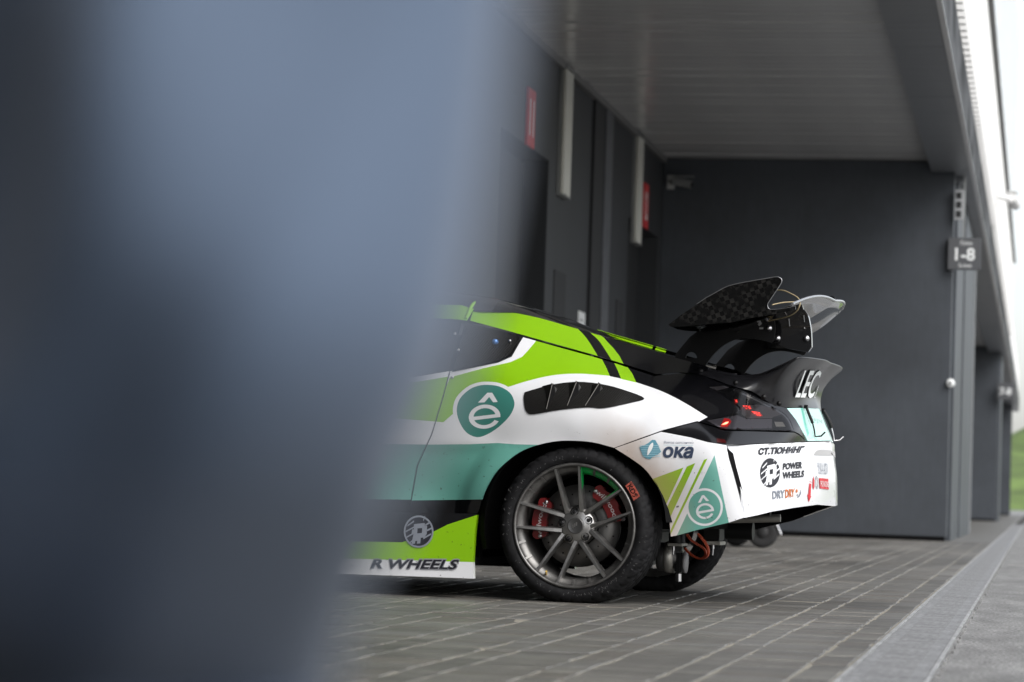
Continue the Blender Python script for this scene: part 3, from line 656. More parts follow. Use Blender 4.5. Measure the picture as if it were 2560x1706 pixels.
# ---- tail lamp
lamp_o = panel('tail_lamp', lamp, M_GLASS, lift=-.004, thick=.02, step=9, mirror=True)
tl_rim = [(1980, 1070)]
M_LGREY = mat('lamp_silver', (.16, .16, .17), .3, .6); M_LED = mat('lamp_led', (.12, .006, .006), .3, emit=((1.0, .05, .035), 1.5)); M_LEDHOT = mat('lamp_led_hot', (.8, .1, .05), .4, emit=((1.0, .28, .16), 4.0))
_nt = M_LED.node_tree; _v = _nt.nodes.new('ShaderNodeTexVoronoi'); _v.inputs['Scale'].default_value = 130; _tc = _nt.nodes.new('ShaderNodeTexCoord'); _nt.links.new(_tc.outputs['Object'], _v.inputs['Vector'])
_mr = _nt.nodes.new('ShaderNodeMapRange'); _mr.inputs[1].default_value = .25; _mr.inputs[2].default_value = .65; _mr.inputs[3].default_value = 2.2; _mr.inputs[4].default_value = .25; _nt.links.new(_v.outputs[0], _mr.inputs[0]); _nt.links.new(_mr.outputs[0], _nt.nodes['Principled BSDF'].inputs['Emission Strength'])
for poly, m_, nm in ((zT((870, 862), (985, 868), (1000, 912), (930, 914)), M_LED, 'led_cluster'), (zT((1000, 942), (1110, 955), (1165, 1012), (1065, 1008)), M_LED, 'led_cluster'), (zT((760, 775), (800, 780), (815, 822), (785, 820)), M_LED, 'led_cluster'),
                 (zT((580, 1134), (640, 1096), (684, 1090), (672, 1112), (640, 1128)), M_LEDHOT, 'led_bulb'), (zT((1320, 1090), (1440, 1095), (1480, 1160), (1345, 1160)), mat('lamp_reverse', (.35, .36, .33), .25, .5), 'reverse_lens'),
                 (zT((405, 606), (610, 590), (690, 612), (520, 655)), M_LGREY, 'lamp_insert'), (zT((380, 1075), (800, 1000), (930, 1050), (1290, 1052), (1290, 1185), (640, 1190), (510, 1150)), mat('lamp_bowl', (.24, .24, .27), .22, .7), 'lamp_bowl'),
                 (zT((575, 1138), (560, 1160), (660, 1165), (700, 1120), (720, 1090), (690, 1050), (620, 1040), (600, 1080)), mat('lamp_glow_red', (.28, .01, .012), .25, emit=((1, .03, .03), .25)), 'lamp_reflector'),  # dim red emission here stands in for the bulb's soft glow
                 (zT((870, 870), (1100, 850), (1290, 900), (1420, 985), (1280, 1040), (940, 1042), (860, 985)), mat('lamp_smoke', (.13, .125, .13), .2, .5), 'lamp_bowl')):
    lift = {'led_cluster': .002, 'led_bulb': .003, 'lamp_bowl': -.002, 'lamp_reflector': .0, 'lamp_insert': 0., 'reverse_lens': .002}[nm]
    panel(nm, poly, m_, thick=0, step=6, mirror=False, lift=lift, parent=lamp_o)
M_LENS = bpy.data.materials.new('clear_lens'); M_LENS.use_nodes = True; _n = M_LENS.node_tree; _n.nodes.clear()
_o = _n.nodes.new('ShaderNodeOutputMaterial'); _m = _n.nodes.new('ShaderNodeMixShader'); _t = _n.nodes.new('ShaderNodeBsdfTransparent'); _t.inputs[0].default_value = (.62, .60, .61, 1)
_g = _n.nodes.new('ShaderNodeBsdfGlossy'); _g.inputs['Roughness'].default_value = .03; _f = _n.nodes.new('ShaderNodeFresnel'); _f.inputs[0].default_value = 1.5
_n.links.new(_f.outputs[0], _m.inputs[0]); _n.links.new(_t.outputs[0], _m.inputs[1]); _n.links.new(_g.outputs[0], _m.inputs[2]); _n.links.new(_m.outputs[0], _o.inputs[0])
panel('lamp_lens', lamp, M_LENS, lift=.008, thick=0, step=9, mirror=False, parent=lamp_o)
panel('red_reflection', zC((1080, 160), (1150, 170), (1165, 200), (1080, 195)), mat('reflection_glow', (.03, .004, .004), .15, emit=((1, .05, .05), .02)), thick=0, step=8, mirror=False, lift=.003)  # faint red reflection painted as a dim glowing patch
# fuel-flap shaped gloss oval ahead of the lamp
ov = catmull(zT((20, 760), (60, 720), (160, 715), (300, 760), (440, 830), (535, 905), (520, 965), (400, 1012)), 4); ovi = [(x*1., y) for x, y in ov]
panel('gloss_oval', ov+zT((200, 880), (30, 800)), M_GLOSSBLK, thick=.003, step=9, lift=.003, mirror=False)
# ---- fender vent
v_out = catmull([(1311, 985), (1322, 978), (1386, 961), (1447, 955), (1506, 961), (1560, 975), (1611, 996), (1575, 1008), (1509, 1021), (1470, 1019), (1400, 1025), (1335, 1036), (1318, 1031), (1311, 1012)], 4, True)
vent = panel('fender_vent', v_out, M_CARBON, lift=.004, thick=.006, step=10)
for p in (zA((1820, 1038), (1848, 1085), (1752, 1256)), zA((2030, 1020), (2056, 1068), (1932, 1226)), zA((2225, 1034), (2242, 1078), (2088, 1226))):
    a_, b_, c_ = [P3(*q, float(w_side(q)[0])-.005) for q in p]
    out_ = Vector((0, -.035, 0)); fw = Vector((-.055, 0, -.012))
    fin = MB(); top = a_+out_; 
    fin.add([a_+fw, top, c_, b_], [(0, 1, 2)]); fin.add([top, b_+Vector((0, -.006, 0)), c_, top+Vector((-.004, 0, .003))], [(0, 1, 2), (3, 0, 2)]); fin.add([a_+fw, a_, top], [(0, 1, 2)])
    f_ = fin.build('vent_fin', M_CARBON, vent)
    MB().prism([top, b_+Vector((0, -.004, 0)), c_+Vector((.002, -.002, 0))], (.001, 0, 0)).build('vent_opening', M_INNER, vent)
    MB().tube([c_+Vector((0, -.003, 0)), top], .0016, 6).build('fin_edge', mat('carbon_edge', (.16, .15, .14), .4), vent)
# ---- tailgate: near side frame
th_ = [(1182, 779), (1288, 782), (1351, 796), (1444, 823), (1540, 851), (1600, 868), (1690, 895), (1770, 917)]
hs_out = [(1175, 802), (1265, 826), (1322, 842), (1400, 864), (1480, 886), (1540, 904), (1640, 936), (1697, 931), (1745, 934), (1770, 925)] + th_[::-1]
bst = catmull(zA((2015, 555), (2070, 610), (2130, 690), (2215, 830)), 4) + catmull(zA((2330, 860), (2250, 730), (2190, 650), (2110, 580)), 4)
bst2 = catmull(zA((2190, 600), (2250, 640)), 2) + zB((130, 672), (190, 735), (240, 800), (285, 890), (600, 990), (1100, 960), (1100, 850), (300, 600), (0, 520))
tg = panel('tailgate_frame', hs_out, P_GREEN, [(bst, P_BLACK), (bst2, P_BLACK)], step=10, far_up=.022)
# roof and tailgate skin lofted to the far side
def rail(pts, w):
    a = np.array([un(x, y, w) for x, y in pts]); return a
r1 = rail(th_, .40); r2 = rail([(1137, 732), (1187, 737), (1244, 748), (1331, 775), (1415, 809), (1480, 834), (1584, 864), (1688, 894), (1775, 913)], .60)
us = np.concatenate([np.linspace(-1.75, -.55, 10), np.linspace(-.53, .43, 30)])
def zr(r, u, front): return np.interp(u, np.concatenate([[-1.75, -1.3, -.9], r[:, 0]]), np.concatenate([front, r[:, 1]]))
L_ = []
for u_ in us:
    za, zb = zr(r1, u_, [1.165, 1.20, 1.205]), zr(r2, u_, [1.24, 1.285, 1.297])
    if u_ < -.55: za = min(za, zr(r1, -.52, [1.165, 1.20, 1.205]))
    sec = [(.395, za), (.43, za+(zb-za)*.42), (.48, za+(zb-za)*.75), (.54, zb-.006), (.62, zb+.001), (.75, zb+.004), (MID, zb+.006)]
    L_.append([(u_, w, z) for w, z in sec]+[(u_, 2*MID-w, z+.015*(MID-w)/(MID-.395)-(.02 if w < .5 and u_ > -.4 else 0)) for w, z in sec[::-1][1:]])
vv = [p for s in L_ for p in s]; k = len(L_[0]); ff = []; mi = []
for i in range(len(L_)-1):
    for j in range(k-1):
        ff.append((i*k+j, (i+1)*k+j, (i+1)*k+j+1, i*k+j+1)); mi.append(0 if us[i] < -.47 else (1 if 2 <= j < k-3 and us[i] < .14 else 2))
mesh('roof_and_tailgate', vv, ff, [M_ROOF, M_GLASS, M_GLOSSBLK], car, mi, True)
# lime top edge of the far tailgate frame
for (a, b) in ((0, 12), (13, 17)):
    tp = catmull([tuple(P3(x, y, w_)) for x, y, w_ in ((1351, 796, .395), (1444, 823, .385), (1500, 839, .382), (1540, 851, .38))], 6)[a:b+1]
    mesh('tailgate_frame_edge', [(x, 2*MID-y+.004, z+.024) for x, y, z in tp]+[(x, 2*MID-y-.03, z+.004) for x, y, z in tp], [(i, i+1, len(tp)+i+1, len(tp)+i) for i in range(len(tp)-1)], P_GREEN, car)
# weather strip at the tailgate's leading edge
ws = [P3(*p, w)+Vector((0, -.004, .002)) for p, w in zip(zA((1055, 482), (1078, 430), (1105, 370), (1132, 342)), (.31, .36, .41, .46))]
MB().tube(catmull([tuple(p) for p in ws], 3), .008, 8).build('tailgate_strip', P_GREEN, car)
fa = P3(1010, 800, .29)
mesh('roof_rail', [(-1.75, .40, 1.165), (-1.75, .30, 1.10), (-1.2, .31, 1.15), (-1.2, .40, 1.205), (-.60, .30, 1.135), (-.60, .40, 1.20), (-.545, .30, 1.13), (-.545, .40, 1.185)], [(0, 1, 2, 3), (3, 2, 4, 5), (5, 4, 6, 7)], P_GREEN, car)
# windscreen, bonnet, nose, floor (mostly hidden, closes the body)
wsn = []; 
mesh('windscreen', [(-1.75, .40, 1.165), (-1.75, MID, 1.25), (-1.75, 2*MID-.40, 1.165), (-2.42, 2*MID-.2, .90), (-2.5, MID, .95), (-2.42, .2, .90)], [(0, 5, 4, 1), (1, 4, 3, 2)], M_GLASS, car)
mesh('bonnet', [(-2.42, .18, .90), (-2.5, MID, .95), (-2.42, 2*MID-.18, .90), (-3.1, 2*MID-.22, .72), (-3.15, MID, .80), (-3.1, .22, .72), (-3.42, 2*MID-.45, .60), (-3.5, MID, .64), (-3.42, .45, .60)], [(0, 5, 4, 1), (1, 4, 3, 2), (5, 8, 7, 4), (4, 7, 6, 3)], P_WHITE, car, smooth=True)
mesh('front_bumper', [(-3.42, .45, .60), (-3.5, MID, .64), (-3.42, 2*MID-.45, .60), (-3.44, 2*MID-.42, .18), (-3.55, MID, .18), (-3.44, .42, .18)], [(0, 5, 4, 1), (1, 4, 3, 2)], P_WHITE, car)
MB().box((-3.2, .10, .13), (-.42, 2*MID-.10, .16)).box((-2.25, .16, .16), (-.42, .2, .85)).box((-2.25, 2*MID-.2, .16), (-.42, 2*MID-.16, .85)).build('floor_pan', M_INNER, car)
MB().box((-.42, .34, .30), (.42, 2*MID-.34, .66)).box((.40, .12, .46), (.58, 2*MID-.12, .64)).build('rear_bulkhead', M_INNER, car)
for s_ in (0, 1):      # wheel housings
    wh_ = MB().lathe([(.37, .02), (.40, .06), (.40, .34), (.05, .34)], 24, a0=math.radians(4), a1=math.radians(196), c=(0, 0, .305)); o = wh_.build('wheel_housing', M_INNER, car)
    if s_: o.scale = (1, -1, 1); o.location = (0, 2*MID, 0)
# ---- ducktail spoiler: grid from lower seam to lip
G = [[(1747, 935, .31), (1750, 930, .33), (1755, 926, .35), (1762, 923, .37), (1768, 920, .39)],
     [(1790, 950, .30), (1800, 944, .33), (1812, 940, .36), (1822, 937, .38), (1833, 936, .41)],
     [(1836, 967, .305), (1850, 958, .335), (1866, 949, .355), (1880, 943, .375), (1897, 938, .40)],
     [(1878, 978, .335), (1895, 963, .345), (1914, 946, .345), (1933, 931, .345), (1950, 917, .35)],
     [(1910, 998, .375), (1922, 972, .365), (1940, 945, .35), (1960, 921, .338), (1982, 902, .33)],
     [(1936, 1015, .425), (1939, 985, .40), (1951, 950, .365), (1972, 918, .345), (2000, 895, .335)],
     [(1958, 1018, .475), (1958, 988, .455), (1968, 953, .425), (1990, 920, .405), (2018, 895, .40)],
     [(1985, 1019, .57), (1984, 990, .56), (1992, 956, .545), (2013, 924, .535), (2042, 898, .53)],
     [(2018, 1020, .72), (2014, 993, .715), (2020, 960, .71), (2040, 928, .705), (2066, 902, .70)],
     [(2047, 1023, MID), (2037, 996, MID), (2042, 962, MID), (2059, 931, MID), (2080, 909, MID)]]
fine = []
A3 = [[np.array(P3(*p)) for p in r] for r in G]
rows = [catmull([c for c in r], 5) for r in A3]
cols = list(zip(*rows)); cols = [catmull(list(c), 5) for c in cols]        # cols: along the car's width
nr, nc = len(cols), len(cols[0]); front = []
for c in range(nc):
    lip = np.array(cols[-1][c]); base_ = np.array((min(.44+.0*c, lip[0]-.05), max(lip[1]+.05, .45) if lip[1] < .9 else lip[1], .925))
    t_ = min(1, c/(nc*.35)); lip2 = lip+np.array((-.022, 0, -.004))
    front.append([tuple(lip+np.array((-.006, 0, .004))), tuple(lip2)] + [tuple(lip2*(1-a)+base_*a+np.array((.0, 0, -.05*math.sin(a*PI)*t_))) for a in (.3, .6, 1)])
allr = cols+[[front[c][i] for c in range(nc)] for i in range(5)]
vv = [p for r in allr for p in r]; n_ = len(vv); ff = [(i*nc+j, i*nc+j+1, (i+1)*nc+j+1, (i+1)*nc+j) for i in range(len(allr)-1) for j in range(nc-1)]
M_DUCK = mat('spoiler_black', (.012, .012, .014), .3, spec=.35, coat=.35, coat_rough=.1, noise=[(60, (1, 1, 1), .3, .3, .7)])
vv2 = [(x, 2*MID-y, z) for x, y, z in vv]; duck = mesh('ducktail_spoiler', vv+vv2, ff+[tuple(i+n_ for i in q[::-1]) for q in ff], M_DUCK, car, smooth=True)
bm = bmesh.new(); bm.from_mesh(duck.data); bmesh.ops.remove_doubles(bm, verts=bm.verts[:], dist=1e-4); bmesh.ops.recalc_face_normals(bm, faces=bm.faces[:]); bm.to_mesh(duck.data); bm.free()
from mathutils.bvhtree import BVHTree
DUCK_T = BVHTree.FromPolygons([v.co[:] for v in duck.data.vertices], [tuple(p.vertices) for p in duck.data.polygons])
def cast_decal(txt, quad, m_, bold=0.):
    v, f = text_tris(txt, 0, bold); tl, tr, br, bl = [np.array(q, float) for q in quad]; out = []
    o_ = CC-CO; org = Vector((o_@AU, o_@AW, o_[2]))
    for a, b in v:
        q = (tl*(1-a)+tr*a)*b+(bl*(1-a)+br*a)*(1-b); d = ray(*q); dv = Vector((d@AU, d@AW, d[2])).normalized()
        hit, n, i, dist = DUCK_T.ray_cast(org, dv)
        if hit is None: hit = org+dv*11.5; n = -dv
        if n.dot(dv) > 0: n = -n
        out.append(hit+n*.003-dv*.003)
    return mesh('lettering', out, f, m_, duck)
cast_decal('LEC', zT((1745, 362), (1985, 372), (1850, 762), (1600, 752)), M_PRINTW, .012)
cast_decal('A', zT((1922, 580), (1950, 580), (1888, 762), (1868, 762)), M_PRINTW)
for p, w in zip(zT((780, 548), (1175, 745), (1390, 835), (290, 385)), (.30, .33, .42, .33)):
    b_ = MB().lathe([(0, -.010), (.009, -.008), (.011, 0)], 14).build('spoiler_bolt', M_SATIN, duck); b_.location = P3(*p, w)+Vector((0, -.004, 0))
# ---- rear wing
wing = empty('rear_wing', (0, 0, 0)); wing.parent = car
def plate(name, pts, w, th, m_, parent, holes=()):
    pts = [P3(x, y, w) for x, y in pts]
    vs = [Vector((p.x, p.z)) for p in pts]; es = [(i, (i+1) % len(vs)) for i in range(len(vs))]; hh = []
    for h in holes:
        n0 = len(vs); hp = [P3(x, y, w) for x, y in h]; hh.append([(p.x, p.z) for p in hp]); vs += [Vector((p.x, p.z)) for p in hp]; es += [(n0+i, n0+(i+1) % len(hp)) for i in range(len(hp))]
    v, e, f, *_ = delaunay_2d_cdt(vs, es, [], 0, 1e-5); q = np.array([(p.x, p.y) for p in v]); f = np.array([tuple(t) for t in f]); c = q[f].mean(1)
    keep = pip(c, [(p.x, p.z) for p in pts])
    for h in hh: keep &= ~pip(c, h)
    f = f[keep]; mb = MB(); n = len(q)
    mb.add([(a, w, b) for a, b in q], [tuple(t) for t in f]); mb.add([(a, w+th, b) for a, b in q], [tuple(t)[::-1] for t in f])
    cnt = {}
    for t in f.tolist():
        for i in range(3): k = tuple(sorted((t[i], t[(i+1) % 3]))); cnt[k] = cnt.get(k, 0)+1
    for (a, b), k in cnt.items():
        if k == 1: mb.add([(q[a][0], w, q[a][1]), (q[b][0], w, q[b][1]), (q[b][0], w+th, q[b][1]), (q[a][0], w+th, q[a][1])], [(0, 1, 2, 3)])
    return mb.build(name, m_, parent)
ep = zW((145, 668), (300, 550), (480, 430), (590, 355), (700, 295)) + catmull(zW((780, 250), (860, 215), (1000, 180), (1200, 145), (1400, 110)), 3) + catmull(zW((1440, 110), (1470, 130), (1476, 155), (1462, 192), (1390, 300), (1315, 415)), 3) + \
     catmull(zW((1310, 440), (1325, 478), (1370, 492), (1500, 480), (1640, 452)), 3) + zW((1640, 490), (1400, 545), (1100, 595), (900, 640), (600, 665), (300, 692), (170, 694))
WN = .09
epo = plate('end_plate', ep, WN, .008, M_CARBON2, wing)
plate('end_plate', [(2030, 756), (2048, 748), (2064, 743), (2080, 740), (2087, 744), (2090, 756), (2060, 770)], 2*MID-WN, .008, M_CARBON2, wing)
# bright machined edge of the end plate
pe = [P3(*p, WN+.003) for p in zW((480, 428), (590, 353), (700, 293))+catmull(zW((780, 248), (860, 213), (1000, 178), (1200, 143), (1400, 108)), 3)+catmull(zW((1440, 108), (1472, 128), (1479, 155), (1464, 194), (1392, 302), (1315, 417)), 3)+catmull(zW((1309, 440), (1324, 480), (1370, 494), (1500, 482), (1640, 453)), 3)]
MB().tube(pe, .0022, 6).build('plate_edge', mat('edge_silver', (.35, .35, .36), .3, .8), wing)
# blade: sections along the width
LEu, LEz = P3(*zW((145, 672))[0], WN).x, P3(*zW((145, 672))[0], WN).z
prev = []; secs = []
ws_ = np.concatenate([np.linspace(WN+.008, MID, 18)])
TE0, TE1 = P3(1978, 765, WN), P3(2086, 756, MID)
def blade_sec(w):
    g_ = 1-((MID-w)/(MID-WN))**2.6; tu, tz = TE0.x+(TE1.x-TE0.x)*g_, TE0.z+(TE1.z-TE0.z)*g_; mid = min(1, (w-WN)/.35)
    lu, lz = LEu+.05*mid, LEz+.015*mid; c = tu-lu
    up, lo = [], []
    for t in np.linspace(0, 1, 15):
        zc = lz+(tz-lz)*(t**1.7) - .018*math.sin(PI*t)
        th = .055*(math.sqrt(t)*1.1*(1-t)) + .0035
        up.append((lu+c*t, w, zc+th*.45)); lo.append((lu+c*t, w, zc-th*.75))
    return up+lo[::-1]
for w in ws_: secs.append(blade_sec(w))
ms = np.array(blade_sec(MID)); TF, LF = P3(2105, 774, 2*MID-WN), P3(1985, 842, 2*MID-WN)
mt, ml = ms[14], ms[0]
far_lip = []
for w in ws_[::-1][1:]:
    t = (MID-w)/(MID-WN); r_ = math.sqrt(max(0., 1-max(0., (t-.8)/.2)**2))*.0+1
    nt_ = mt*(1-t)+np.array(TF)*t + np.array((.020, 0, .012))*math.sin(PI*t); nl = ml*(1-t*t)+np.array(LF)*t*t
    sc_ = []
    for p in ms:
        k_ = (p[0]-ml[0])/(mt[0]-ml[0]); h_ = p[2]-(ml[2]+(mt[2]-ml[2])*k_)
        sc_.append((nl[0]+(nt_[0]-nl[0])*k_, 2*MID-w, nl[2]+(nt_[2]-nl[2])*k_+h_*(1-.5*t)))
    secs.append(sc_); far_lip.append(Vector(sc_[14])+Vector((.002, 0, .004)))
vv = [p for s in secs for p in s]; k = len(secs[0]); ff = [(i*k+j, i*k+(j+1) % k, (i+1)*k+(j+1) % k, (i+1)*k+j) for i in range(len(secs)-1) for j in range(k)]
bl = mesh('wing_blade', vv, ff, M_GLOSSBLK, wing, smooth=True)
bm = bmesh.new(); bm.from_mesh(bl.data); bmesh.ops.recalc_face_normals(bm, faces=bm.faces[:]); bm.to_mesh(bl.data); bm.free()
gf = [Vector(blade_sec(w)[14])+Vector((.002, 0, .004)) for w in ws_]; gf += far_lip+[Vector(secs[-1][12]), Vector(secs[-1][9])]
MB().tube(gf, .006, 8).build('trailing_lip', mat('lip_silver', (.5, .51, .53), .22, .7), wing)
# uprights
upr = zW((222, 1025), (300, 930), (400, 810), (520, 725), (640, 675), (760, 652)) + zW((900, 640), (1150, 590), (1380, 560), (1395, 620), (1405, 720), (1393, 840), (1375, 870), (1350, 882)) + catmull(zW((1320, 872), (1200, 842), (1080, 826), (950, 840), (840, 885), (740, 955), (660, 1040), (588, 1140)), 3) + zW((560, 1200), (250, 1150))
hol = ell(zW((415, 1062))[0], 66/4.706, 70/4.706, 20, 0, PI)
for w in (.47,):
    u1 = plate('upright', upr, w, .010, M_SATIN, wing, [hol])
    u2 = link('upright', u1.data, wing); u2.location = (0, 2*MID, 0); u2.scale = (1, -1, 1)
    for par, base_, sgn in ((u1, w, 1), (u2, w, 1)):
        for p in zW((965, 715), (1325, 712)):
            q = P3(*p, base_)
            MB().lathe([(.014, 0), (.014, -.003), (.009, -.0035), (.008, -.009), (0, -.009)], 18, c=(q.x, base_ if par is u1 else base_, q.z)).build('bolt', M_STEEL, par)
        for p in zW((880, 715), (1240, 712)):
            q = P3(*p, base_); MB().box((q.x-.008, base_-.0012, q.z-.0035), (q.x+.008, base_+.001, q.z+.0035)).build('slot', mat('slot_grey', (.3, .3, .3), .5), par)
# added black plate standing in for the dark reflection under the blade
FW = .56
plate('reflection_plate', catmull(zW((1395, 640), (1400, 560), (1560, 500), (1680, 474), (1740, 492), (1788, 560), (1812, 660), (1826, 760), (1832, 930)), 3)+catmull(zW((1790, 992), (1700, 975), (1530, 942), (1420, 880), (1395, 760)), 3), FW, .03, M_GLOSSBLK, wing)
for p in zW((1425, 832), (1766, 832)):
    q = P3(*p, FW); MB().lathe([(.014, 0), (.014, -.003), (.009, -.0035), (.008, -.009), (0, -.009)], 18, c=(q.x, FW-.0005, q.z)).build('bolt', M_STEEL, wing)
for x0, y0, y1 in ((1560, 600, 690), (1735, 560, 640), (1740, 700, 720)):
    a, b = P3(*zW((x0, y0))[0], FW), P3(*zW((x0+8, y1))[0], FW); MB().tube([a, b], .004, 8).build('reflection_rib', M_GLOSSBLK, wing)  # ribs shaped to give the reflection its vertical highlights
# second bolts face the camera on the far upright too
for p in zW((965, 715), (1325, 712)):
    q = P3(*p, .47); MB().lathe([(.014, 0), (.014, -.003), (.009, -.0035), (.008, -.009), (0, -.009)], 18, c=(q.x, 2*MID-.48, q.z)).build('bolt', M_STEEL, wing)
MB().box((P3(*zW((900, 700))[0], .47).x, .481, 1.10), (P3(*zW((1380, 700))[0], .47).x, .50, 1.155)).build('upright_bracket', M_GLOSSBLK, wing)
MB().box((P3(*zW((900, 700))[0], .47).x, 2*MID-.50, 1.10), (P3(*zW((1380, 700))[0], .47).x, 2*MID-.481, 1.155)).build('upright_bracket', M_GLOSSBLK, wing)
cab = [P3(x, y, w) for (x, y), w in zip(zW((1420, 265), (1500, 268), (1590, 305), (1665, 350), (1695, 405), (1680, 470), (1640, 525), (1560, 570), (1420, 605), (1250, 640)), (.30, .27, .24, .22, .2, .2, .22, .25, .32, .40))]
MB().tube(catmull([tuple(p) for p in cab], 4), .0026, 6).build('cable', mat('cable_tan', (.42, .34, .2), .6), wing)
cab = [P3(x, y, w) for (x, y), w in zip(zW((1370, 435), (1500, 408), (1650, 402), (1790, 405)), (.16, .3, .42, .55))]
MB().tube(catmull([tuple(p) for p in cab], 4), .0026, 6).build('cable', MATS['cable_tan'], wing)
# ---- wheels
M_RIM = mat('rim_grey', (.32, .315, .31), .33, .9, noise=[(30, (1, 1, 1), .2, .3, .7)]); M_BARREL = mat('rim_barrel', (.15, .147, .143), .42, .8, noise=[(30, (1, 1, 1), .25, .3, .7)]); M_RIMG = mat('rim_green', (.004, .30, .06), .3, .0, coat=.6)
M_TYRE = mat('tyre_rubber', (.010, .010, .011), .72, spec=.16, noise=[(40, (1, 1, 1), .35, .35, .65), (7, (1, 1, 1), .3, .3, .7)], bump=(90, (1, 1, 1), .35, .002))
M_DISC = mat('brake_disc', (.16, .155, .15), .4, .8); M_CAL = mat('caliper_red', (.17, .007, .008), .35, coat=.4)
TR, TW = .317, .268
def tyre_mesh():
    prof = [(.243, .012), (.252, .002), (.266, -.006), (.280, -.006), (.292, .0), (.303, .012), (.3105, .026)] + [(.3130+.0040*math.sin(PI*t), .026+(TW-.052)*t) for t in np.linspace(.06, .94, 20)] + [(.3105, TW-.026), (.303, TW-.012), (.292, TW), (.280, TW+.004), (.262, TW), (.250, TW-.008), (.243, TW-.02)]
    NA = 396; v = []
    for i in range(NA):
        a = 2*PI*i/NA
        for (r, y) in prof:
            t = (y-TW/2)/(TW/2); d = 0
            if r > .2985 and abs(t) > .14:
                ph = (a/(2*PI)*44 + abs(t)**1.6*1.35 + (.5 if t > 0 else 0)) % 1
                if ph < .24: d = .006
            if abs(abs(t)-.14) < .05 or abs(abs(t)-.56) < .045: d = max(d, .006)
            rr = min(r, TR)-d; z = rr*math.sin(a)
            z = max(z, -.3042+(.0 if d == 0 else .001))
            v.append((rr*math.cos(a), y, z))
    p = len(prof); f = [(i*p+j, i*p+j+1, ((i+1) % NA)*p+j+1, ((i+1) % NA)*p+j) for i in range(NA) for j in range(p-1)]
    return v, f
def spoke(mb, a_in, r_in, a_out, r_out, w_in, w_out, y_in, y_out, d):
    ci, si, co_, so_ = math.cos(a_in), math.sin(a_in), math.cos(a_out), math.sin(a_out); N = 7; rings = []
    A_, B_ = np.array((r_in*ci, r_in*si)), np.array((r_out*co_, r_out*so_)); t_ = (B_-A_)/np.linalg.norm(B_-A_); n_ = np.array((-t_[1], t_[0]))
    for k in range(N):
        s = k/(N-1); c = A_+(B_-A_)*s; w = w_in+(w_out-w_in)*min(1, s*1.25); y = y_in+(y_out-y_in)*(s**.8)-.004*math.sin(PI*s)
        rings.append([(c[0]+n_[0]*a*w, y+b, c[1]+n_[1]*a*w) for a, b in ((-.5, .006), (-.32, 0), (.32, 0), (.5, .006), (.62, d), (-.62, d))])
    mb.add([p for r in rings for p in r], [(i*6+j, i*6+(j+1) % 6, (i+1)*6+(j+1) % 6, (i+1)*6+j) for i in range(N-1) for j in range(6)])
D = math.radians
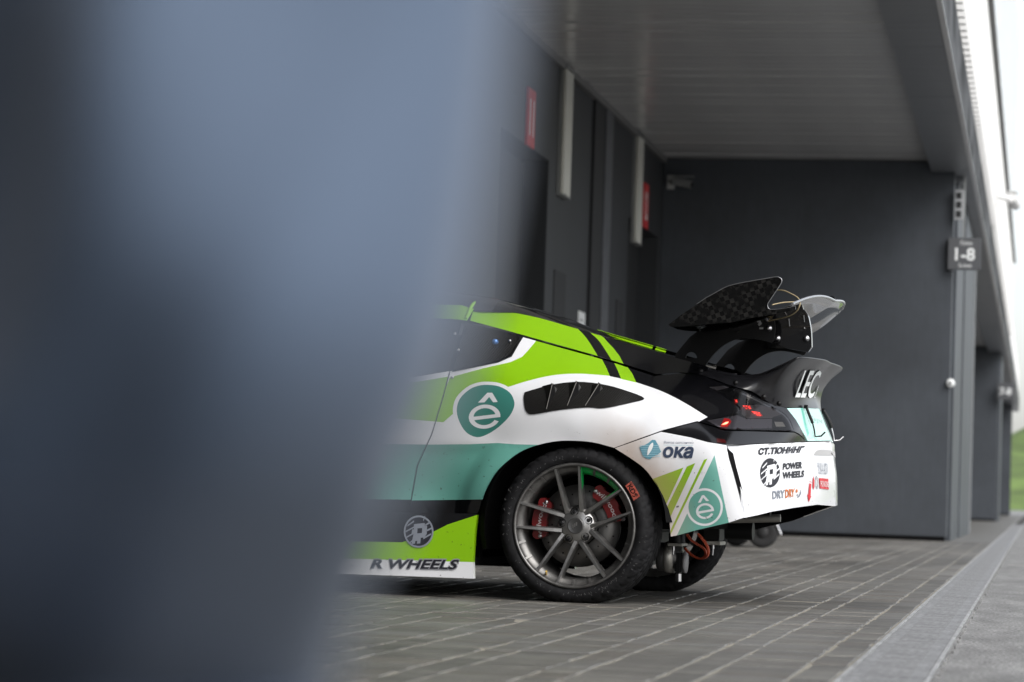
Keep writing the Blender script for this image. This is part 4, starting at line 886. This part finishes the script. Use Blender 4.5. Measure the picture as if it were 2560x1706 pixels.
def make_wheel(loc, full, mirrored=False):
    w = empty('wheel', loc); w.parent = car
    v, f = TYRE; t = link('tyre', TYRE_ME, w)
    MB().lathe([(.2475, .012), (.2500, .004), (.2470, -.003), (.2400, -.004), (.2360, .004), (.2330, .020), (.2230, .024), (.2180, .030), (.2130, .034), (.2080, .055), (.2060, .24), (.2300, .255), (.2400, .262)], 96).build('rim', M_BARREL, w)
    sp = MB()
    for k in range(5):
        c = D(63+72*k)
        for s in (-1, 1): spoke(sp, c+s*D(7), .060, c+s*D(24.2), .240, .0215, .0120, .034, .002, .042)
    sp.build('spokes', M_RIM, w)
    hub = MB().lathe([(.0, .028), (.033, .028), (.040, .030), (.052, .034), (.071, .040), (.078, .048), (.078, .09)], 48).build('hub', M_RIM, w)
    cap = MB().lathe([(0, .0245), (.027, .0245), (.029, .0235), (.032, .0235), (.0325, .029)], 40).build('centre_cap', mat('cap_grey', (.10, .10, .10), .35, .7), w)
    if full:
        for k in range(3): MB().box((-.012+k*.007, .0225, -.010+k*.005), (-.007+k*.007, .0243, .004+k*.005)).build('cap_mark', M_RIM, cap)
    rib = MB()
    for k in range(5):
        for a in (-8.3, 8.3):
            t_ = D(63+72*k+a); q = [Vector((r*math.cos(t_), y, r*math.sin(t_))) for r, y in ((.240, .0), (.212, .026), (.212, .045), (.238, .040))]
            nrm = Vector((-math.sin(t_), 0, math.cos(t_)))*.0045; rib.prism([p-nrm for p in q], nrm*2)
    rib.build('rim_ribs', M_BARREL, w)
    for k in range(5):
        a = D(99+72*k-2); c = (.057*math.cos(a), 0, .057*math.sin(a))
        MB().lathe([(.0165, .0335), (.0150, .0300), (.0135, .0335), (.0135, .060), (0, .060)], 24, c=c).build('nut_seat', M_INNER, hub)
        MB().lathe([(0, .026), (.0055, .026), (.0085, .030), (.0088, .05)], 6, c=c, sm=False).build('wheel_nut', mat('nut_dark', (.08, .08, .085), .25, .9), hub)
    if full:      # green painted pockets between two spokes
        gs = MB().lathe([(.2355, .0035), (.2330, .0185), (.2230, .0225), (.2180, .0285), (.2130, .0325), (.2085, .05)], 24, a0=D(41.5), a1=D(84.5)); gs.build('green_pocket', M_RIMG, w)
        g2_ = MB(); 
        for s, aa in ((-1, 39.4), (1, 86.6)):
            c = D(63); A_ = np.array((.063*math.cos(c+s*D(4)), .063*math.sin(c+s*D(4)))); B_ = np.array((.236*math.cos(D(63+s*22.2)), .236*math.sin(D(63+s*22.2))))
            g2_.prism([(A_[0], .036, A_[1]), (B_[0], .006, B_[1]), (B_[0], .040, B_[1]), (A_[0], .075, A_[1])], (.0022*s, 0, -.0010*s))
        g2_.build('green_spoke_side', M_RIMG, w)
        st = [Vector((r*math.cos(a), -.0068, r*math.sin(a))) for r, a in [(.262, t) for t in np.linspace(D(24), D(39), 6)]+[(.292, t) for t in np.linspace(D(39), D(25.5), 6)]]
        MB().prism(st, (0, .003, 0)).build('tyre_sticker', mat('sticker_red', (.30, .055, .035), .7, noise=[(70, (1, 1, 1), .5, .35, .65)]), w)
        v_, f_ = text_tris('KDS', 0, .02)
        mesh('lettering', [((.266+.020*b)*math.cos(D(37.5)-D(11)*a), -.0072, (.266+.020*b)*math.sin(D(37.5)-D(11)*a)) for a, b in v_], f_, M_INNER, w)
        vs_ = MB().tube([(.226*math.cos(D(240)), .03, .226*math.sin(D(240))), (.212*math.cos(D(240)), -.002, .212*math.sin(D(240)))], [.006, .004], 10).build('valve', mat('brass', (.6, .4, .1), .3, .9), w)
        # scuffs on the sidewall lettering ring
        sc = MB(); rr_ = random.Random(5)
        for k in range(120):
            a = D(rr_.choice((rr_.gauss(150, 40), rr_.gauss(300, 25), rr_.uniform(0, 360)))); r = rr_.uniform(.262, .272) if rr_.random() < .6 else rr_.uniform(.255, .296); l = rr_.uniform(.002, .009); b = a+D(rr_.uniform(-1, 1))
            sc.add([(r*math.cos(a), -.0066, r*math.sin(a)), ((r+.0013)*math.cos(a+.004), -.0066, (r+.0013)*math.sin(a+.004)), ((r+l)*math.cos(b+.004), -.0066, (r+l)*math.sin(b+.004)), ((r+l)*math.cos(b), -.0066, (r+l)*math.sin(b))], [(0, 1, 2, 3)])
        tag(sc.build('sidewall_scuffs', mat('scuff_grey', (.15, .15, .15), .8), w), kind='stuff')
    # brake
    disc = MB().lathe([(.075, .10), (.09, .10), (.165, .10), (.165, .125), (.09, .125)], 64).build('brake_disc', M_DISC, w)
    if full:
        for k in range(24):
            a = D(15*k); r = .112+.016*(k % 3)
            MB().lathe([(0, .0992), (.0035, .0992), (.0035, .1)], 8, c=(r*math.cos(a), 0, r*math.sin(a))).build('drill_hole', M_INNER, disc)
        MB().lathe([(0, .075), (.08, .078), (.082, .10)], 32).build('disc_bell', mat('bell_dark', (.03, .03, .032), .4, .6), disc)
        for (a0, a1, txt) in ((8, 66, 'wilwood'), (142, 200, 'wilwood')):
            n = 14; out_ = [(.187 - (.012 if k in (0, n) else (.006 if k in (3, 4, 10, 11) else 0)), D(a0+(a1-a0)*k/n)) for k in range(n+1)]; in_ = [(.128 + (.012 if k in (0, n) else 0), D(a1-(a1-a0)*k/n)) for k in range(n+1)]
            cal = MB().prism([(r*math.cos(a), .062, r*math.sin(a)) for r, a in out_+in_], (0, .085, 0)).build('brake_caliper', M_CAL, w)
            v_, f_ = text_tris(txt, .1, .015)
            if a0 < 90: pt = lambda a, b: ((.148+.020*b)*math.cos(D(62)-D(48)*a), .0608, (.148+.020*b)*math.sin(D(62)-D(48)*a))
            else: pt = lambda a, b: ((.148+.020*b)*math.cos(D(196)-D(48)*a), .0608, (.148+.020*b)*math.sin(D(196)-D(48)*a))
            mesh('lettering', [pt(a, b) for a, b in v_], f_, mat('caliper_print', (.55, .5, .5), .5), cal)
            for aa in (a0+3, a1-3): MB().lathe([(0, .052), (.007, .052), (.008, .062)], 10, c=(.157*math.cos(D(aa)), 0, .157*math.sin(D(aa)))).build('bolt', M_STEEL, cal)
    if mirrored: w.scale = (1, -1, 1)
    return w
TYRE = tyre_mesh()
TYRE_ME = bpy.data.meshes.new('tyre'); TYRE_ME.from_pydata(TYRE[0], [], TYRE[1]); TYRE_ME.materials.append(M_TYRE); TYRE_ME.polygons.foreach_set('use_smooth', [True]*len(TYRE[1])); TYRE_ME.update()
ZC = .3045
make_wheel((0, .012, ZC), True); make_wheel((0, 2*MID-.012+.02, ZC), False, True)
make_wheel((-2.65, .07, ZC), False); make_wheel((-2.65, 2*MID-.07, ZC), False, True)
# ---- underside at the rear: jacking plates, final drive, strap, exhaust
M_ALU = mat('raw_alu', (.42, .41, .38), .45, .7, noise=[(30, (1, 1, 1), .25, .3, .7)])
def up(p, w): return P3(*zU(p)[0], w)
def vcyl(name, p0, p1, wd, r, m_, parent=car, prof=None):
    a, b = up(p0, wd), up(p1, wd); return MB().tube([a, b], r, 18).build(name, m_, parent)
vcyl('spring_seat', (660, 380), (660, 560), .55, .034, M_SATIN)
a, b = up((530, 556), .55), up((785, 612), .55); MB().box((a.x, .50, b.z), (b.x, .64, a.z), .002).build('jack_plate', M_ALU, car)
a, b = up((1180, 520), .75), up((1462, 592), .75); MB().box((a.x, .70, b.z), (b.x, .84, a.z), .002).build('jack_plate', M_ALU, car)
a, b = up((1170, 300), .76), up((1440, 520), .76); MB().box((a.x, .72, b.z), (b.x, .84, a.z), .003).build('jack_mount', M_SATIN, car)
for p0, p1, p2, wd in (((595, 612), (595, 690), (590, 760), .53), ((1300, 592), (1300, 660), (1290, 775), .73)):
    MB().tube([up(p0, wd), up(p1, wd)], .0065, 6).build('nut', M_STEEL, car); MB().tube([up(p1, wd), up(p2, wd)], .004, 8).build('stud', M_STEEL, car)
a, b = up((330, 500), .62), up((630, 1105), .62); c = (a+b)/2
MB().lathe([(0, -.0), (.055, 0), (.060, .008), (.060, .05), (.050, .056), (.050, .10), (0, .10)], 30, axis='x', c=(a.x, .62, c.z)).build('final_drive', mat('drive_grey', (.10, .10, .10), .4, .6), car)
MB().lathe([(0, 0), (.062, 0), (.066, .01), (.066, .038), (0, .04)], 30, axis='x', c=(up((480, 0), .62).x, .62, c.z)).build('drive_flange', M_ALU, car)
a, b = up((640, 690), .60), up((760, 1100), .60); MB().box((a.x, .57, b.z), (b.x, .64, a.z), .008).build('bracket', M_SATIN, car)
MB().lathe([(0, 0), (.046, 0), (.046, .010), (0, .010)], 24, axis='x', c=(b.x, .63, (a.z+b.z)/2)).build('bracket_cover', mat('cover_grey', (.30, .30, .31), .5), car)
MB().tube([up((690, 1105), .6), up((690, 1240), .6)], .012, 8).build('drain_bolt', M_STEEL, car)
MB().tube([(-.02, .25, .25), (-.02, 2*MID-.25, .25)], .022, 12).build('drive_shaft', M_SATIN, car)
MB().tube([(.16, .25, .16), (-.25, .55, .17)], .018, 10).build('lower_arm', M_SATIN, car); MB().tube([(.16, 2*MID-.25, .16), (-.25, 2*MID-.55, .17)], .018, 10).build('lower_arm', M_SATIN, car)
MB().box((-.25, .50, .14), (.18, 2*MID-.50, .30), .02).build('subframe', M_SATIN, car)
strap = catmull([tuple(up(p, w)) for p, w in (((830, 400), .5), ((900, 500), .5), ((1000, 570), .51), ((1120, 650), .52), ((1165, 740), .53), ((1130, 810), .54), ((1050, 835), .55), ((930, 780), .56), ((840, 710), .57), ((790, 650), .58))], 4)
sm_ = MB()
strap2 = catmull([tuple(up(p, w)) for p, w in (((1020, 390), .47), ((1090, 470), .47), ((1160, 560), .48), ((1205, 660), .49), ((1200, 760), .50), ((1150, 820), .52), ((1060, 838), .54))], 4)
for pth in (strap, strap2):
    n = len(pth); v_ = []
    for i, p in enumerate(pth):
        d = Vector(pth[min(n-1, i+1)])-Vector(pth[max(0, i-1)]); nr_ = Vector((-d.z, 0, d.x)).normalized()*.0035; p = Vector(p)
        v_ += [p-nr_, p+nr_, p+nr_+Vector((0, .028, 0)), p-nr_+Vector((0, .028, 0))]
    sm_.add(v_, [(i*4+j, i*4+(j+1) % 4, (i+1)*4+(j+1) % 4, (i+1)*4+j) for i in range(n-1) for j in range(4)])
sm_.build('tow_strap', mat('strap_red', (.42, .06, .02), .6), car)
a = up((1600, 330), 1.2); MB().tube([(a.x-.02, 1.22, a.z), (a.x+.10, 1.22, a.z)], .040, 20).build('exhaust_can', M_SATIN, car)
a, b = P3(*zC((1300, 865))[0], .45), P3(*zC((1630, 850))[0], .45); MB().tube([a-Vector((.05, 0, 0)), b], .016, 16).build('tail_pipe', mat('pipe_dull', (.22, .215, .2), .5, .6), car)
MB().tube([P3(*zC((1545, 800))[0], .42), P3(*zC((1540, 850))[0], .45)], .003, 6).build('pipe_hanger', M_STEEL, car)
# ------------------------------------------------------------------ small things on the building
def text_plate(txt, quad, m_, parent, name='lettering', shear=0., bold=0., lift=None):
    """quad: 3D corners tl, tr, br, bl"""
    v, f = text_tris(txt, shear, bold); tl, tr, br, bl = [Vector(q) for q in quad]; out = []
    for (a, b) in v:
        p = (tl*(1-a)+tr*a)*b + (bl*(1-a)+br*a)*(1-b)
        out.append(p+Vector(lift) if lift else p)
    return mesh(name, out, f, m_, parent)
M_RED = mat('sign_red', (.55, .035, .04), .45)
for (y0, num, lab) in ((22.41, '11', 'red door number plate reading 11, nearer of the two'), (29.35, '12', 'red door number plate reading 12, next to the cross wall')):
    e = empty('number_plate', (BW+.001, y0+.17, 3.34)); tag(e, lab, 'sign', 'red number plates above the garage doors')
    MB().box((0, -.17, 0), (.025, .17, .49), .004).build('plate', M_RED, e)
    text_plate(num, [(.0265, -.10, .40), (.0265, .10, .40), (.0265, .10, .09), (.0265, -.10, .09)], M_PRINTW, e, bold=.02)
M_LAMP = mat('lamp_diffuser', (.62, .62, .57), .45); M_LAMPB = mat('lamp_body', (.30, .31, .31), .4, .5)
for (y0, lab) in ((24.03, 'white strip light on the back wall, nearer to the camera, left of the dark pilaster'), (28.60, 'white strip light at the far end of the back wall, by the cross wall')):
    e = empty('strip_light', (BW+.05, y0, 3.10)); tag(e, lab, 'lamp', 'vertical strip lights on the back wall')
    MB().box((-.049, -.03, -.01), (-.024, .42, 1.17), .004).build('housing', M_LAMPB, e)
    MB().box((-.023, .0, .0), (.012, .39, 1.15), .012).build('diffuser', M_LAMP, e)
    MB().box((-.023, -.004, -.012), (.016, .394, .0)).build('end_cap', M_LAMPB, e); MB().box((-.023, -.004, 1.152), (.016, .394, 1.165)).build('end_cap', M_LAMPB, e)
e = empty('wall_notice', (BW+.002, 25.56, 1.95)); tag(e, 'small white paper notice on the back wall above the car roof', 'notice')
MB().box((0, -.18, 0), (.012, .18, .19), .003).build('sheet', M_PRINTW, e)
MB().box((.0125, -.12, .05), (.0135, .12, .07)).box((.0125, -.12, .10), (.0135, .06, .12)).build('printed_lines', M_LAMPB, e)
def cctv(loc, rz, lab, white, s=1.0):
    e = empty('security_camera', loc, rz); tag(e, lab, 'camera', 'security cameras')
    m_ = mat('cctv_white', (.75, .75, .74), .4) if white else mat('cctv_grey', (.30, .31, .31), .45)
    MB().box((-.07*s, -.02*s, -.13*s), (.07*s, .0, .13*s), .006*s).build('bracket', m_ if white else mat('cctv_base', (.6, .6, .59), .4), e)
    MB().tube([(0, -.02*s, 0), (.02*s, -.14*s, -.02*s), (.1*s, -.2*s, -.03*s)], .035*s).build('arm', m_, e)
    b = MB(); b.tube([(.08*s, -.2*s, 0), (.42*s, -.27*s, -.07*s)], .075*s, 16).build('body', m_, e)
    MB().tube([(.40*s, -.2665*s, -.066*s), (.43*s, -.272*s, -.0725*s)], .062*s, 16).build('lens', M_GLASS, e)
    b = MB().box((.06*s, -.29*s, .075*s), (.46*s, -.15*s, .09*s), .004*s); b.build('sun_shield', m_, e)
    return e
cctv((-4.22, 30.999, 4.02), 0, 'grey security camera in the corner of the dark cross wall', False, .62)
w_cam = cctv((-.715, 42.5, 5.18), PI/2, 'white security camera on the white cladding at far right', True, 1.1)
# suites sign
e = empty('suites_sign', (-.86, 30.95, 3.06)); tag(e, 'grey projecting sign reading 1-8 at the end of the cross wall', 'sign')
MB().box((-.18, -.04, 0), (.185, .04, .36), .004).build('plate', mat('sign_grey', (.085, .088, .095), .45), e)
text_plate('1-8', [(-.10, -.0415, .245), (.12, -.0415, .245), (.12, -.0415, .10), (-.10, -.0415, .10)], M_PRINTW, e, bold=.025)
text_plate('Ложи', [(-.05, -.0415, .325), (.085, -.0415, .325), (.085, -.0415, .275), (-.05, -.0415, .275)], M_PRINTW, e)
text_plate('Suites', [(-.06, -.0415, .07), (.085, -.0415, .07), (.085, -.0415, .025), (-.06, -.0415, .025)], M_PRINTW, e)
MB().box((-.02, -.01, .36), (.0, .01, 1.09)).build('hanger', M_LAMPB, e)
e = empty('signal_box', (-.93, 30.93, 3.62)); tag(e, 'small grey signal box with dark lenses above the 1-8 sign', 'signal')
MB().box((-.05, -.03, 0), (.05, .03, .34), .004).build('housing', mat('signal_grey', (.33, .34, .35), .4), e)
for k in range(3): MB().box((-.032, -.036, .03+k*.105), (.026, -.0302, .10+k*.105), .002).build('lens', M_RECESS, e)
e = empty('wall_sensor', (-.98, 31.0, 1.78)); tag(e, 'small round white sensor on the edge of the cross wall', 'sensor')
MB().lathe([(0, -.05), (.04, -.05), (.05, -.03), (.05, -.001)], 20).build('dome', M_PRINTW, e); MB().lathe([(0, -.0562), (.014, -.056), (.016, -.0505)], 12).build('eye', M_RECESS, e)
e = empty('suites_sign', (-.80, 67.8, 3.0)); tag(e, 'distant small grey sign with white numbers on the second cross wall', 'sign')
MB().box((-.2, -.04, 0), (.2, .04, .4), .004).build('plate', MATS['sign_grey'], e)
text_plate('7-8', [(-.14, -.0415, .28), (.14, -.0415, .28), (.14, -.0415, .10), (-.14, -.0415, .10)], M_PRINTW, e, bold=.025)
# trolley beyond the car
M_TYRE2 = mat('trolley_rubber', (.02, .02, .021), .7); M_YEL = mat('trolley_yellow', (.6, .35, .02), .5)
tr = empty('hand_trolley', (-2.44, 23.5, 0)); tag(tr, 'low black trolley on rubber wheels standing beyond the car', 'trolley')
for (x, y) in ((.14, -.11), (-.137, .36), (-.62, -.11), (-.80, .36)):
    w = MB().lathe([(.05, -.03), (.11, -.045), (.13, -.035), (.135, 0), (.13, .035), (.11, .045), (.05, .03)], 28).build('wheel', M_TYRE2, tr); w.location = (x, y, .135)
    h = MB().lathe([(0, -.046), (.045, -.045), (.055, -.03)], 18).build('hub', M_TYRE2, w)
MB().box((-.9, -.2, .20), (.2, .5, .26), .01).build('deck', M_INNER, tr); MB().box((.0, -.202, .215), (.15, -.19, .245)).build('handle_grip', M_YEL, tr)
MB().tube([(.24, -.15, .25), (.30, -.15, .12)], .012).build('stand', M_STEEL, tr)
# hills and trees far off to the right
M_GRASS = mat('far_grass', (.11, .17, .035), .9, noise=[(.15, (1, 1, 1), .35, .3, .7), (.5, (1, 1, 1), .25, .3, .7)])
hb = MB(); N = 40
vv = []; ff = []
for i in range(N+1):
    for j in range(13):
        x = -60+i*6; y = 190+j*16
        h = 8.5*min(1, j/6)*(.8+.3*math.sin(i*.7)+.2*math.sin(i*1.9+j)) - .02
        vv.append((x, y, h))
for i in range(N):
    for j in range(12): ff.append((i*13+j, (i+1)*13+j, (i+1)*13+j+1, i*13+j+1))
o = mesh('hill', vv, ff, M_GRASS, smooth=True); tag(o, kind='structure')
# blue-grey cloth hanging right beside the lens
M_CLOTH = mat('cloth_blue', (.084, .118, .178), .85, sheen=.15, noise=[(3, (1, 1, 1), .07, .3, .7)])
cl = empty('hanging_cloth', (-.35, .60, 0)); tag(cl, 'blurred blue-grey cloth hanging close to the lens at left', 'cloth')
NX, NZ = 70, 130; vv = []; ff = []
def edge_x(z):      # slanting free edge, in world x (metres)
    return sum(np.interp(z+d, EDGE_Z, EDGE_X) for d in (-.012, -.006, 0, .006, .012))/5
EDGE_Z, EDGE_X = (.35, .37, .409, .433, .445, .479, .52, .553, .62), (-.232, -.218, -.190, -.1665, -.1555, -.1345, -.1276, -.1246, -.120)
for i in range(NX+1):
    a = i/NX                     # 0 = free edge, 1 = far left
    for j in range(NZ+1):
        z = (.02+.34*j/20) if j < 20 else ((.36+.2*(j-20)/70) if j < 90 else .56+1.14*(j-90)/40)
        s = a*.55
        zz = min(.7, max(0, z-.414)); y = .576 + 7.6*max(0, min(s, .145)-.040-.10*zz)**2 + max(0, s-.145)*.9
        y += .007*math.sin(s*86+z*30+.6)*min(1, s*22) + .010*math.sin(s*42-z*32)*min(1, s*14)
        y += .058*math.exp(-s/.019)                                          # the free edge rolls back and away
        b_ = min(max(0, .506-z), .0655); rec = .067-math.sqrt(.067**2-b_*b_)
        if z < .4405: rec += (.4405-z)*2.6 if z > .378 else .1625-.26*min(1, (.378-z)/.02)      # deep crease and an unseen lower fold, added to darken the bottom
        y += rec
        x = edge_x(max(.36, min(z, .60)))*(1+.10*min(.16, rec)/.60) - s
        vv.append((x+.35, y-.60, z))
for i in range(NX):
    for j in range(NZ): k = i*(NZ+1)+j; ff.append((k, k+1, k+NZ+2, k+NZ+1))
o = mesh('cloth', vv, ff, M_CLOTH, cl, smooth=True)
so = o.modifiers.new('s', 'SOLIDIFY'); so.thickness = .003
MB().tube([(-.37, .56, 0), (-.37, .56, 1.72)], .018).build('pole', M_LAMPB, cl); MB().tube([(-.40, .56, 1.7), (.25, .04, 1.7)], .012).build('rail', M_LAMPB, cl)
MB().lathe([(0, .02), (.12, .018), (.16, .005), (.16, 0), (0, 0)], 24, axis='z', c=(-.37, .56, 0)).build('foot', M_LAMPB, cl)
